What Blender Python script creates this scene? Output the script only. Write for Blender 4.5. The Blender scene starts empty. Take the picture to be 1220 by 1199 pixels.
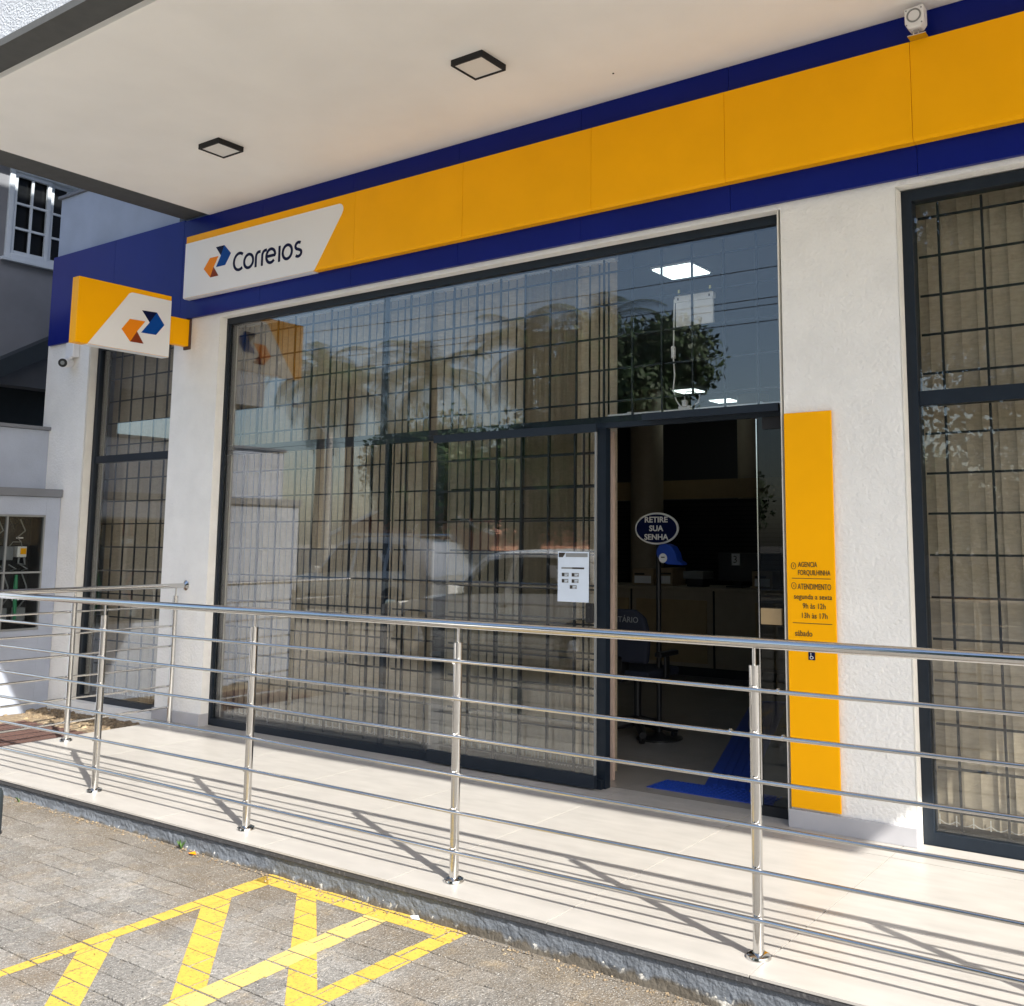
import bpy, bmesh, math, random
from mathutils import Vector, Matrix
random.seed(7)
sc = bpy.context.scene
COL = sc.collection
R = math.radians

# ------------------------------------------------------------------ camera, world, sun, exposure
cam_d = bpy.data.cameras.new("camera")
cam = bpy.data.objects.new("camera", cam_d); COL.objects.link(cam)
cam_d.sensor_fit = 'HORIZONTAL'; cam_d.sensor_width = 36.0
cam_d.lens = 1192.07 / 1220 * 36
cam_d.shift_x = (610 - 710.86) / 1220
cam_d.shift_y = (499.35 - 599.5) / 1220
cam_d.clip_start = 0.05; cam_d.clip_end = 1500
CR = [[0.83303, -0.549424, 0.064767], [0.55322, 0.826669, -0.102789], [0.002934, 0.121457, 0.992592]]
cam.matrix_world = Matrix([[CR[i][0], CR[i][2], -CR[i][1], (0, 0, 1.42)[i]] for i in range(3)] + [[0, 0, 0, 1]])
sc.camera = cam

SUN = Vector((1.21, -0.54, 1.05)).normalized()
world = bpy.data.worlds.new("World"); sc.world = world; world.use_nodes = True
wn = world.node_tree.nodes; wl = world.node_tree.links
sky = wn.new('ShaderNodeTexSky'); sky.sky_type = 'NISHITA'; sky.sun_disc = False
sky.sun_elevation = math.asin(SUN.z); sky.sun_rotation = math.atan2(SUN.x, SUN.y)
sky.air_density = 1.0; sky.dust_density = 2.0; sky.ozone_density = 1.0
wl.new(sky.outputs[0], wn['Background'].inputs[0]); wn['Background'].inputs[1].default_value = 0.145
sun_d = bpy.data.lights.new("sun", 'SUN'); sun_d.energy = 4.8; sun_d.angle = R(0.5); sun_d.color = (1, 0.95, 0.87)
sun = bpy.data.objects.new("sun", sun_d); COL.objects.link(sun)
sun.rotation_euler = (-SUN).to_track_quat('-Z', 'Y').to_euler()
sc.view_settings.view_transform = 'Standard'; sc.view_settings.look = 'None'
sc.view_settings.exposure = 1.05; sc.view_settings.gamma = 1
sc.render.engine = 'CYCLES'
sc.cycles.max_bounces = 10; sc.cycles.transparent_max_bounces = 24; sc.cycles.diffuse_bounces = 5

# ------------------------------------------------------------------ material helpers
def mat(name, col, rough=0.6, metal=0.0, var=0.0, vscale=8.0, bump=0.0, bscale=60.0, detail=4.0, spec=0.5,
        rnd=0.0, col2=None, thr=(0.4, 0.6), rvar=0.0, coat=0.0, emit=None, estr=0.0, stretch=None):
    m = bpy.data.materials.new(name); m.use_nodes = True
    n = m.node_tree.nodes; l = m.node_tree.links; b = n['Principled BSDF']
    b.inputs['Base Color'].default_value = (*col, 1); b.inputs['Roughness'].default_value = rough
    b.inputs['Metallic'].default_value = metal; b.inputs['Specular IOR Level'].default_value = spec
    b.inputs['Coat Weight'].default_value = coat
    if emit: b.inputs['Emission Color'].default_value = (*emit, 1); b.inputs['Emission Strength'].default_value = estr
    geo = n.new('ShaderNodeNewGeometry'); vec = geo.outputs['Position']
    if stretch:
        mp = n.new('ShaderNodeMapping'); mp.inputs['Scale'].default_value = stretch
        l.new(vec, mp.inputs[0]); vec = mp.outputs[0]
    cur = None
    def noise(s, d=detail):
        t = n.new('ShaderNodeTexNoise'); t.inputs['Scale'].default_value = s; t.inputs['Detail'].default_value = d
        l.new(vec, t.inputs['Vector']); return t
    def mix(fac, a, bb, typ='MIX'):
        x = n.new('ShaderNodeMix'); x.data_type = 'RGBA'; x.blend_type = typ
        if isinstance(fac, float): x.inputs[0].default_value = fac
        else: l.new(fac, x.inputs[0])
        for i, v in ((6, a), (7, bb)):
            if isinstance(v, tuple): x.inputs[i].default_value = (*v, 1)
            else: l.new(v, x.inputs[i])
        return x.outputs[2]
    cur = tuple(col)
    if col2:
        t = noise(vscale, 6); rp = n.new('ShaderNodeValToRGB')
        rp.color_ramp.elements[0].position = thr[0]; rp.color_ramp.elements[1].position = thr[1]
        l.new(t.outputs['Fac'], rp.inputs[0]); cur = mix(rp.outputs[0], cur, tuple(col2))
    if var:
        t = noise(vscale * 1.7 + 0.3, 5)
        mr = n.new('ShaderNodeMapRange'); mr.inputs[1].default_value = 0.3; mr.inputs[2].default_value = 0.7
        mr.inputs[3].default_value = 1 - var; mr.inputs[4].default_value = 1 + var
        l.new(t.outputs['Fac'], mr.inputs[0])
        cb = n.new('ShaderNodeCombineColor')
        for i in range(3): l.new(mr.outputs[0], cb.inputs[i])
        cur = mix(1.0, cur, cb.outputs[0], 'MULTIPLY')
    if rnd:
        oi = n.new('ShaderNodeObjectInfo'); mr = n.new('ShaderNodeMapRange')
        mr.inputs[3].default_value = 1 - rnd; mr.inputs[4].default_value = 1 + rnd
        l.new(oi.outputs['Random'], mr.inputs[0]); cb = n.new('ShaderNodeCombineColor')
        for i in range(3): l.new(mr.outputs[0], cb.inputs[i])
        cur = mix(1.0, cur, cb.outputs[0], 'MULTIPLY')
    if not isinstance(cur, tuple): l.new(cur, b.inputs['Base Color'])
    if rvar:
        t = noise(vscale * 3, 4); mr = n.new('ShaderNodeMapRange')
        mr.inputs[3].default_value = max(0, rough - rvar); mr.inputs[4].default_value = rough + rvar
        l.new(t.outputs['Fac'], mr.inputs[0]); l.new(mr.outputs[0], b.inputs['Roughness'])
    if bump:
        t = noise(bscale, 3); bp = n.new('ShaderNodeBump'); bp.inputs['Strength'].default_value = 1.0
        bp.inputs['Distance'].default_value = bump
        l.new(t.outputs['Fac'], bp.inputs['Height']); l.new(bp.outputs[0], b.inputs['Normal'])
    return m

def glass(name, tint=(0.82, 0.86, 0.86), ior=1.5, gain=1.0, wob=0.0):
    m = bpy.data.materials.new(name); m.use_nodes = True
    n = m.node_tree.nodes; l = m.node_tree.links
    n.remove(n['Principled BSDF']); out = n['Material Output']
    tr = n.new('ShaderNodeBsdfTransparent'); tr.inputs[0].default_value = (*tint, 1)
    gl = n.new('ShaderNodeBsdfGlossy'); gl.inputs['Roughness'].default_value = 0.0
    fr = n.new('ShaderNodeFresnel'); gb = n.new('ShaderNodeNewGeometry'); mi = n.new('ShaderNodeMapRange')   # same reflectance on both faces of the pane
    mi.inputs[3].default_value = ior; mi.inputs[4].default_value = 1 / ior
    l.new(gb.outputs['Backfacing'], mi.inputs[0]); l.new(mi.outputs[0], fr.inputs[0])
    ma = n.new('ShaderNodeMath'); ma.operation = 'MULTIPLY'; ma.inputs[1].default_value = gain; ma.use_clamp = True
    mx = n.new('ShaderNodeMixShader')
    l.new(fr.outputs[0], ma.inputs[0]); l.new(ma.outputs[0], mx.inputs[0])
    l.new(tr.outputs[0], mx.inputs[1]); l.new(gl.outputs[0], mx.inputs[2]); l.new(mx.outputs[0], out.inputs[0])
    if wob:
        t = n.new('ShaderNodeTexNoise'); t.inputs['Scale'].default_value = 1.3
        g = n.new('ShaderNodeNewGeometry'); l.new(g.outputs['Position'], t.inputs['Vector'])
        bp = n.new('ShaderNodeBump'); bp.inputs['Distance'].default_value = wob
        l.new(t.outputs['Fac'], bp.inputs['Height']); l.new(bp.outputs[0], gl.inputs['Normal']); l.new(bp.outputs[0], fr.inputs['Normal'])
    return m

M = {}
M['stucco'] = mat('white_stucco', (0.82, 0.81, 0.775), 0.85, bump=0.006, bscale=55, var=0.04, vscale=3)
M['reveal'] = mat('smooth_white_plaster', (0.74, 0.72, 0.66), 0.8, var=0.05, vscale=5)
M['ceiling'] = mat('white_ceiling_paint', (0.90, 0.885, 0.845), 0.8, var=0.03, vscale=1.2, bump=0.0015, bscale=9)
M['soffit'] = mat('charcoal_soffit_paint', (0.075, 0.077, 0.075), 0.8, bump=0.001, bscale=200, var=0.1)
M['greystucco'] = mat('grey_stucco', (0.42, 0.45, 0.49), 0.9, bump=0.012, bscale=75, var=0.06)
M['parapet'] = mat('blue_grey_render', (0.36, 0.40, 0.48), 0.85, bump=0.002, bscale=80, var=0.08, vscale=2)
M['blue'] = mat('blue_cladding', (0.004, 0.012, 0.17), 0.32, var=0.06, vscale=1, spec=0.12, bump=0.004, bscale=1.6)
M['yellow'] = mat('yellow_cladding', (0.97, 0.44, 0.0), 0.38, var=0.035, vscale=1.5, spec=0.12, bump=0.004, bscale=1.7)
M['white'] = mat('white_plastic', (0.80, 0.80, 0.80), 0.4)
M['navy'] = mat('navy_print', (0.004, 0.008, 0.045), 0.5, spec=0.1)
M['lblue'] = mat('bright_blue_print', (0.003, 0.06, 0.30), 0.5, spec=0.1)
M['orange'] = mat('orange_print', (0.85, 0.25, 0.01), 0.5, spec=0.1)
M['brown'] = mat('rust_print', (0.22, 0.04, 0.012), 0.5, spec=0.1)
M['ink'] = mat('black_print', (0.03, 0.022, 0.015), 0.6)
M['frame'] = mat('graphite_aluminium', (0.010, 0.016, 0.025), 0.45, var=0.08, spec=0.3)
M['grille'] = mat('black_painted_steel', (0.008, 0.01, 0.014), 0.5)
M['steel'] = mat('polished_stainless', (0.62, 0.61, 0.59), 0.13, 1.0, rvar=0.06, vscale=9)
M['glass'] = glass('window_glass', (0.95, 0.96, 0.955), 1.5, 1.9)
M['clear'] = glass('clear_acrylic', (0.85, 0.87, 0.88), 1.45, 0.5)
M['leafglass'] = glass('door_glass', (0.6, 0.63, 0.63), 1.5, 0.6)
M['slat'] = mat('beige_blind_fabric', (0.46, 0.385, 0.285), 0.9, var=0.10, vscale=14, bump=0.0008, bscale=260, rnd=0.07, stretch=(1, 1, 4))
M['chain'] = mat('white_chain', (0.75, 0.74, 0.7), 0.5)
M['tile'] = mat('porcelain_tile', (0.395, 0.378, 0.350), 0.36, spec=0.3, var=0.075, vscale=2.6, rnd=0.03, rvar=0.1, stretch=(1, 3, 1))
M['grout'] = mat('grout', (0.09, 0.08, 0.07), 0.9)
M['nosing'] = mat('dark_mortar', (0.045, 0.045, 0.048), 0.8, bump=0.002, bscale=90, col2=(0.10, 0.10, 0.10), vscale=60, thr=(0.55, 0.7))
M['skirt'] = mat('grey_skirting_tile', (0.42, 0.42, 0.44), 0.35, var=0.06, vscale=4)
M['black'] = mat('black_plastic', (0.012, 0.012, 0.013), 0.4)
M['matte_black'] = mat('matte_black', (0.01, 0.01, 0.011), 0.8)
M['diffuser'] = mat('opal_diffuser', (0.78, 0.77, 0.73), 0.35)
M['led'] = mat('lit_led_panel', (0.9, 0.95, 0.95), 0.5, emit=(0.85, 1.0, 0.97), estr=1.6)
M['paper'] = mat('paper', (0.62, 0.70, 0.80), 0.5, var=0.03)
M['dirt'] = mat('sandy_dirt', (0.20, 0.15, 0.095), 0.95, var=0.3, vscale=20, bump=0.01, bscale=60, col2=(0.34, 0.27, 0.17), thr=(0.5, 0.66))
M['brass'] = mat('brass', (0.7, 0.55, 0.2), 0.35, 1.0)
M['green'] = mat('green_cable', (0.02, 0.25, 0.1), 0.5)
M['red'] = mat('red_cable', (0.35, 0.03, 0.02), 0.5)
M['rust'] = mat('rusty_iron', (0.085, 0.045, 0.036), 0.8, var=0.3, vscale=30, bump=0.001, bscale=150)
M['greyplastic'] = mat('grey_plastic', (0.22, 0.23, 0.23), 0.45)
M['woodwhite'] = mat('pale_blue_window_paint', (0.50, 0.56, 0.62), 0.55, var=0.04)
M['neighwall'] = mat('dark_grey_render', (0.17, 0.18, 0.20), 0.9, bump=0.001, bscale=60, var=0.08, vscale=2)
M['darkteal'] = mat('dark_slate_and_shade', (0.016, 0.024, 0.03), 0.7, var=0.1)  # dark slate colour, also holding the shade of the neighbour's garage
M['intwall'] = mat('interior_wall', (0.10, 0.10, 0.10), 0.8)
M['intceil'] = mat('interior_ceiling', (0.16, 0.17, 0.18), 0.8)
M['counter'] = mat('beige_laminate', (0.34, 0.28, 0.20), 0.5, var=0.05)
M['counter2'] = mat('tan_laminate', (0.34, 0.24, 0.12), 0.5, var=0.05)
M['inttile'] = mat('interior_tile', (0.30, 0.28, 0.25), 0.16, var=0.06, vscale=2, rnd=0.03)
M['card'] = mat('cardboard', (0.33, 0.24, 0.15), 0.85, var=0.06)
M['tact'] = mat('blue_tactile_rubber', (0.006, 0.05, 0.36), 0.5, var=0.1, vscale=10)
M['darkfabric'] = mat('navy_chair_fabric', (0.012, 0.016, 0.03), 0.85)
M['asphalt'] = mat('asphalt', (0.20, 0.195, 0.185), 0.9, var=0.15, vscale=6, bump=0.004, bscale=120)
M['sand'] = mat('joint_sand', (0.26, 0.24, 0.21), 0.95, var=0.3, vscale=25)
M['bedsand'] = mat('dark_joint_sand', (0.055, 0.048, 0.038), 0.95, var=0.3, vscale=25)
M['rubber'] = mat('tyre_rubber', (0.02, 0.02, 0.02), 0.8)
M['carwhite'] = mat('white_car_paint', (0.85, 0.85, 0.84), 0.3, coat=0.6)
M['carsilver'] = mat('silver_car_paint', (0.42, 0.43, 0.44), 0.3, 0.5, coat=0.6)
M['carglass'] = mat('car_glass', (0.008, 0.009, 0.010), 0.1, spec=0.25)
M['brick'] = mat('red_brick_wall', (0.30, 0.14, 0.09), 0.9, var=0.25, vscale=15)
M['rooftile'] = mat('clay_roof_tile', (0.30, 0.13, 0.08), 0.85, var=0.25, vscale=5)
M['leaf'] = mat('dark_green_leaf', (0.035, 0.075, 0.018), 0.6, var=0.4, vscale=1.2)
M['palm'] = mat('palm_frond', (0.06, 0.09, 0.03), 0.6, var=0.3, vscale=2)
M['bark'] = mat('bark', (0.10, 0.075, 0.05), 0.9, var=0.3, vscale=8, bump=0.01, bscale=30)
M['concrete'] = mat('concrete', (0.35, 0.34, 0.32), 0.9, var=0.12, vscale=4, bump=0.003, bscale=80)
M['grass'] = mat('grass_green', (0.05, 0.11, 0.02), 0.8, var=0.3, vscale=20)
M['pink'] = mat('pinkish_wood', (0.44, 0.33, 0.27), 0.7, var=0.06)

def paver_mat():
    m = mat('concrete_paver', (0.205, 0.197, 0.182), 0.92, var=0.28, vscale=30, bump=0.011, bscale=120, rnd=0.2)
    n = m.node_tree.nodes; l = m.node_tree.links; b = n['Principled BSDF']
    src = b.inputs['Base Color'].links[0].from_socket
    geo = n.new('ShaderNodeNewGeometry')
    def nz(s, d, lo, hi):
        t = n.new('ShaderNodeTexNoise'); t.inputs['Scale'].default_value = s; t.inputs['Detail'].default_value = d
        t.inputs['Roughness'].default_value = 0.65
        l.new(geo.outputs['Position'], t.inputs['Vector'])
        r = n.new('ShaderNodeMapRange'); r.inputs[1].default_value = lo; r.inputs[2].default_value = hi
        l.new(t.outputs['Fac'], r.inputs[0]); return r.outputs[0]
    def mx(f, a, c, typ='MIX', k=1.0):
        x = n.new('ShaderNodeMix'); x.data_type = 'RGBA'; x.blend_type = typ
        mm = n.new('ShaderNodeMath'); mm.operation = 'MULTIPLY'; mm.inputs[1].default_value = k
        l.new(f, mm.inputs[0]); l.new(mm.outputs[0], x.inputs[0]); l.new(a, x.inputs[6]); x.inputs[7].default_value = (*c, 1)
        return x.outputs[2]
    c = mx(nz(2.2, 6, 0.48, 0.68), src, (0.15, 0.115, 0.075), k=0.75)      # brown damp soil stains
    # soil washed against the plinth
    sp = n.new('ShaderNodeSeparateXYZ'); l.new(geo.outputs['Position'], sp.inputs[0])
    mr = n.new('ShaderNodeMapRange'); mr.inputs[1].default_value = 2.45; mr.inputs[2].default_value = 3.25; mr.inputs[4].default_value = 0.55
    l.new(sp.outputs[1], mr.inputs[0]); t3 = n.new('ShaderNodeTexNoise'); t3.inputs['Scale'].default_value = 5; t3.inputs['Detail'].default_value = 8
    t3.inputs['Roughness'].default_value = 0.7; l.new(geo.outputs['Position'], t3.inputs['Vector'])
    ad = n.new('ShaderNodeMath'); l.new(mr.outputs[0], ad.inputs[0]); l.new(t3.outputs['Fac'], ad.inputs[1])
    m3 = n.new('ShaderNodeMapRange'); m3.inputs[1].default_value = 0.62; m3.inputs[2].default_value = 1.02; l.new(ad.outputs[0], m3.inputs[0])
    c = mx(m3.outputs[0], c, (0.125, 0.097, 0.062), k=0.7)
    c = mx(nz(7.0, 7, 0.55, 0.7), c, (0.36, 0.28, 0.17), k=0.4)           # sandy deposits
    c = mx(nz(170, 2, 0.58, 0.66), c, (0.58, 0.57, 0.54), k=0.6)           # pale aggregate
    c = mx(nz(110, 3, 0.60, 0.68), c, (0.04, 0.036, 0.03), k=0.75)          # dark pits
    l.new(c, b.inputs['Base Color'])
    return m
M['paver'] = paver_mat()

def paint_mat(name, col):
    m = mat(name, col, 0.7, var=0.06, vscale=12, bump=0.001, bscale=150)
    n = m.node_tree.nodes; l = m.node_tree.links; b = n['Principled BSDF']
    src = b.inputs['Base Color'].links[0].from_socket
    geo = n.new('ShaderNodeNewGeometry'); t = n.new('ShaderNodeTexNoise')
    t.inputs['Scale'].default_value = 75; t.inputs['Detail'].default_value = 8; t.inputs['Roughness'].default_value = 0.85
    l.new(geo.outputs['Position'], t.inputs['Vector'])
    r = n.new('ShaderNodeMapRange'); r.inputs[1].default_value = 0.55; r.inputs[2].default_value = 0.60
    l.new(t.outputs['Fac'], r.inputs[0])
    x = n.new('ShaderNodeMix'); x.data_type = 'RGBA'; l.new(r.outputs[0], x.inputs[0]); l.new(src, x.inputs[6])
    x.inputs[7].default_value = (0.16, 0.12, 0.06, 1); l.new(x.outputs[2], b.inputs['Base Color'])
    return m
M['paint'] = paint_mat('yellow_road_paint', (0.52, 0.355, 0.055))
M['paint2'] = paint_mat('pale_yellow_road_paint', (0.56, 0.42, 0.135))

def plinth_mat():
    m = mat('rough_grey_painted_plinth', (0.12, 0.135, 0.155), 0.85, bump=0.006, bscale=70, var=0.15, vscale=10)
    n = m.node_tree.nodes; l = m.node_tree.links; b = n['Principled BSDF']
    src = b.inputs['Base Color'].links[0].from_socket
    geo = n.new('ShaderNodeNewGeometry'); sep = n.new('ShaderNodeSeparateXYZ'); l.new(geo.outputs['Position'], sep.inputs[0])
    hz = n.new('ShaderNodeMapRange'); hz.inputs[1].default_value = -0.055; hz.inputs[2].default_value = -0.12
    hz.inputs[3].default_value = 0; hz.inputs[4].default_value = 1; l.new(sep.outputs[2], hz.inputs[0])
    for s, lo, hi, c, k in ((38, 0.93, 0.97, (0.55, 0.54, 0.50), 0.50), (14, 0.90, 1.12, (0.075, 0.065, 0.05), 0.75)):
        t = n.new('ShaderNodeTexNoise'); t.inputs['Scale'].default_value = s; t.inputs['Detail'].default_value = 5
        l.new(geo.outputs['Position'], t.inputs['Vector'])
        a = n.new('ShaderNodeMath'); a.operation = 'MULTIPLY_ADD'; a.inputs[1].default_value = k
        l.new(hz.outputs[0], a.inputs[0]); l.new(t.outputs['Fac'], a.inputs[2])
        r = n.new('ShaderNodeMapRange'); r.inputs[1].default_value = lo; r.inputs[2].default_value = hi
        l.new(a.outputs[0], r.inputs[0])
        x = n.new('ShaderNodeMix'); x.data_type = 'RGBA'; l.new(r.outputs[0], x.inputs[0]); l.new(src, x.inputs[6])
        x.inputs[7].default_value = (*c, 1); src = x.outputs[2]
    l.new(src, b.inputs['Base Color'])
    return m
M['plinth'] = plinth_mat()

# ------------------------------------------------------------------ geometry helpers
WL = {}
def wloc(o): return WL.get(o.name, Vector((0, 0, 0))) if o else Vector((0, 0, 0))
def tag(o, label=None, cat=None, group=None, kind=None):
    if label: o['label'] = label
    if cat: o['category'] = cat
    if group: o['group'] = group
    if kind: o['kind'] = kind
    return o
def thing(name, loc, label, cat, group=None):
    o = bpy.data.objects.new(name, None); COL.objects.link(o); o.location = loc; o.empty_display_size = 0.1
    WL[o.name] = Vector(loc); return tag(o, label, cat, group)
def struct(name, loc=(0, 0, 0)):
    o = bpy.data.objects.new(name, None); COL.objects.link(o); o.location = loc
    WL[o.name] = Vector(loc); return tag(o, kind='structure')

class MB:
    def __init__(s): s.v = []; s.f = []
    def add(s, vs, fs):
        k = len(s.v); s.v += [tuple(v) for v in vs]; s.f += [tuple(i + k for i in f) for f in fs]; return s
    def box(s, x0, x1, y0, y1, z0, z1):
        if x0 > x1: x0, x1 = x1, x0
        if y0 > y1: y0, y1 = y1, y0
        if z0 > z1: z0, z1 = z1, z0
        return s.add([(x0, y0, z0), (x1, y0, z0), (x1, y1, z0), (x0, y1, z0), (x0, y0, z1), (x1, y0, z1), (x1, y1, z1), (x0, y1, z1)],
                     [(0, 3, 2, 1), (4, 5, 6, 7), (0, 1, 5, 4), (1, 2, 6, 5), (2, 3, 7, 6), (3, 0, 4, 7)])
    def prism(s, poly, ax, a, b):
        n = len(poly)
        def p(q, t): return {'x': (t, q[0], q[1]), 'y': (q[0], t, q[1]), 'z': (q[0], q[1], t)}[ax]
        return s.add([p(q, a) for q in poly] + [p(q, b) for q in poly],
                     [tuple(range(n))[::-1], tuple(range(n, 2 * n))] + [(i, (i + 1) % n, n + (i + 1) % n, n + i) for i in range(n)])
    def tube(s, pts, r, n=10, caps=True):
        pts = [Vector(p) for p in pts]; k = len(s.v); rs = r if isinstance(r, (list, tuple)) else [r] * len(pts)
        up = None
        for i, p in enumerate(pts):
            d = (pts[min(i + 1, len(pts) - 1)] - pts[max(i - 1, 0)]).normalized()
            if up is None or abs(up.dot(d)) > 0.98: up = Vector((0, 0, 1)) if abs(d.z) < 0.9 else Vector((0, 1, 0))
            a = d.cross(up).normalized(); b = a.cross(d).normalized(); up = b
            for j in range(n):
                t = 2 * math.pi * j / n; q = p + (a * math.cos(t) + b * math.sin(t)) * rs[i]; s.v.append(tuple(q))
        for i in range(len(pts) - 1):
            for j in range(n):
                s.f.append((k + i * n + j, k + i * n + (j + 1) % n, k + (i + 1) * n + (j + 1) % n, k + (i + 1) * n + j))
        if caps:
            s.f.append(tuple(k + j for j in range(n))[::-1]); e = k + (len(pts) - 1) * n
            s.f.append(tuple(e + j for j in range(n)))
        return s
    def lathe(s, prof, c, n=20, ax='z'):
        k = len(s.v)
        for r, h in prof:
            for j in range(n):
                t = 2 * math.pi * j / n; a, b = r * math.cos(t), r * math.sin(t)
                s.v.append({'z': (c[0] + a, c[1] + b, c[2] + h), 'y': (c[0] + a, c[1] + h, c[2] + b), 'x': (c[0] + h, c[1] + a, c[2] + b)}[ax])
        for i in range(len(prof) - 1):
            for j in range(n): s.f.append((k + i * n + j, k + i * n + (j + 1) % n, k + (i + 1) * n + (j + 1) % n, k + (i + 1) * n + j))
        s.f.append(tuple(k + j for j in range(n))); e = k + (len(prof) - 1) * n; s.f.append(tuple(e + j for j in range(n)))
        return s
    def ribbon(s, pts, w, ax, a, b, closed=False):     # flat stroke in 2D, extruded
        n = len(pts); L = []; Rr = []
        for i, p in enumerate(pts):
            if closed: q0, q1 = pts[(i - 1) % n], pts[(i + 1) % n]
            else: q0, q1 = pts[max(i - 1, 0)], pts[min(i + 1, n - 1)]
            dx, dy = q1[0] - q0[0], q1[1] - q0[1]; m = math.hypot(dx, dy) or 1
            nx, ny = -dy / m * w / 2, dx / m * w / 2
            L.append((p[0] + nx, p[1] + ny)); Rr.append((p[0] - nx, p[1] - ny))
        def P3(q, t): return {'x': (t, q[0], q[1]), 'y': (q[0], t, q[1]), 'z': (q[0], q[1], t)}[ax]
        k = len(s.v)
        for i in range(n):
            s.v += [P3(L[i], a), P3(Rr[i], a), P3(L[i], b), P3(Rr[i], b)]
        rng = range(n) if closed else range(n - 1)
        for i in rng:
            o, q = k + 4 * i, k + 4 * ((i + 1) % n)
            s.f += [(o, q, q + 1, o + 1), (o + 2, o + 3, q + 3, q + 2), (o, o + 2, q + 2, q), (o + 1, q + 1, q + 3, o + 3)]
        return s
    def build(s, name, m, parent=None, smooth=False, bevel=0.0, seg=2):
        me = bpy.data.meshes.new(name); o3 = wloc(parent)
        me.from_pydata([(v[0] - o3.x, v[1] - o3.y, v[2] - o3.z) for v in s.v], [], s.f)
        bm = bmesh.new(); bm.from_mesh(me); bmesh.ops.recalc_face_normals(bm, faces=bm.faces); bm.to_mesh(me); bm.free()
        if smooth:
            me.polygons.foreach_set('use_smooth', [True] * len(me.polygons)); me.set_sharp_from_angle(angle=R(42))
        me.materials.append(M[m] if isinstance(m, str) else m)
        o = bpy.data.objects.new(name, me); COL.objects.link(o)
        if parent: o.parent = parent; WL[o.name] = o3
        if bevel:
            bv = o.modifiers.new('bevel', 'BEVEL'); bv.width = bevel; bv.segments = seg; bv.limit_method = 'ANGLE'
        return o
def B(*a): return MB().box(*a)
def children(o): return [c for c in o.children]
def copy_tree(o, parent=None):
    c = o.copy(); COL.objects.link(c)
    if parent: c.parent = parent
    for ch in list(o.children): copy_tree(ch, c)
    return c
def text(body, size, xf, mt, parent, name='lettering', sx=1.0, ext=0.001, align='LEFT', bold=0.0):
    cu = bpy.data.curves.new(name, 'FONT'); cu.body = body; cu.size = size; cu.extrude = ext; cu.align_x = align; cu.offset = bold
    cu.resolution_u = 3
    t = bpy.data.objects.new(name, cu); COL.objects.link(t)
    bpy.context.view_layer.update()
    me = bpy.data.meshes.new_from_object(t.evaluated_get(bpy.context.evaluated_depsgraph_get()))
    bpy.data.objects.remove(t)
    me.transform(Matrix.Diagonal((sx, 1, 1, 1))); me.transform(xf)
    me.transform(Matrix.Translation(-wloc(parent)))
    me.materials.clear(); me.materials.append(M[mt])
    o = bpy.data.objects.new(name, me); COL.objects.link(o); o.parent = parent
    return o
def front(x, y, z):   # transform: text standing on the facade, facing -y
    return Matrix.Translation((x, y, z)) @ Matrix.Rotation(R(90), 4, 'X')
def arc(cx, cy, rx, ry, a0, a1, n=16):
    return [(cx + rx * math.cos(R(a0 + (a1 - a0) * i / n)), cy + ry * math.sin(R(a0 + (a1 - a0) * i / n))) for i in range(n + 1)]

def gz(x): return -0.118 - 0.01 * (max(-12, min(4, x)) + 3.5)

# ------------------------------------------------------------------ ground, pavers, road
g = MB(); xs = [-300, -12, 4, 300]
for i in range(3):
    x0, x1 = xs[i], xs[i + 1]
    g.add([(x0, -300, gz(x0) - .03), (x1, -300, gz(x1) - .03), (x1, 300, gz(x1) - .03), (x0, 300, gz(x0) - .03)], [(0, 1, 2, 3)])
tag(g.build('ground', 'sand'), kind='structure')

pave = struct('pavement')
PW, PH = 0.205, 0.1
def paver_rects(xa, xb, ya, yb):
    r = random.Random(3); out = []
    j0 = math.floor((ya - 2.29) / PH); j1 = math.ceil((yb - 2.29) / PH)
    for j in range(j0, j1):
        y0 = 2.29 + j * PH; off = (r.random() * 0.35 + (0.5 if j % 2 else 0)) * PW
        i0 = math.floor((xa - off) / PW); i1 = math.ceil((xb - off) / PW)
        for i in range(i0, i1):
            x0 = off + i * PW; y1 = min(y0 + PH, yb); x1 = min(x0 + PW, xb); xx0 = max(x0, xa)
            if x1 - xx0 < 0.03 or y1 - y0 < 0.02: continue
            out.append((xx0, x1, y0, y1, r.uniform(-0.0022, 0.0022)))
    return out
def paver_geo(mb, x0, x1, y0, y1, dz, zt):
    g_ = 0.0024; c = 0.0028
    x0 += g_; x1 -= g_; y0 += g_; y1 -= g_
    def zz(x): return zt(x) + dz
    v = []
    for (a, b, c_, d, h) in ((x0, x1, y0, y1, -0.045), (x0, x1, y0, y1, -c * .8), (x0 + .0006, x1 - .0006, y0 + c, y1 - c, 0)):
        v += [(a, c_, zz(a) + h), (b, c_, zz(b) + h), (b, d, zz(b) + h), (a, d, zz(a) + h)]
    f = [(8, 9, 10, 11)]
    for k in (0, 4):
        for i in range(4): f.append((k + i, k + (i + 1) % 4, k + 4 + (i + 1) % 4, k + 4 + i))
    mb.add(v, f)
bed = MB().add([(-9.12, -3.0, gz(-9.12) - .0085), (3.0, -3.0, gz(3) - .0085), (3.0, 3.23, gz(3) - .0085), (-9.12, 3.23, gz(-9.12) - .0085)], [(0, 1, 2, 3)]).build('paving_bed', 'bedsand', pave)
rects = paver_rects(-9.1, 3.0, -3.0, 3.213)
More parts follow.
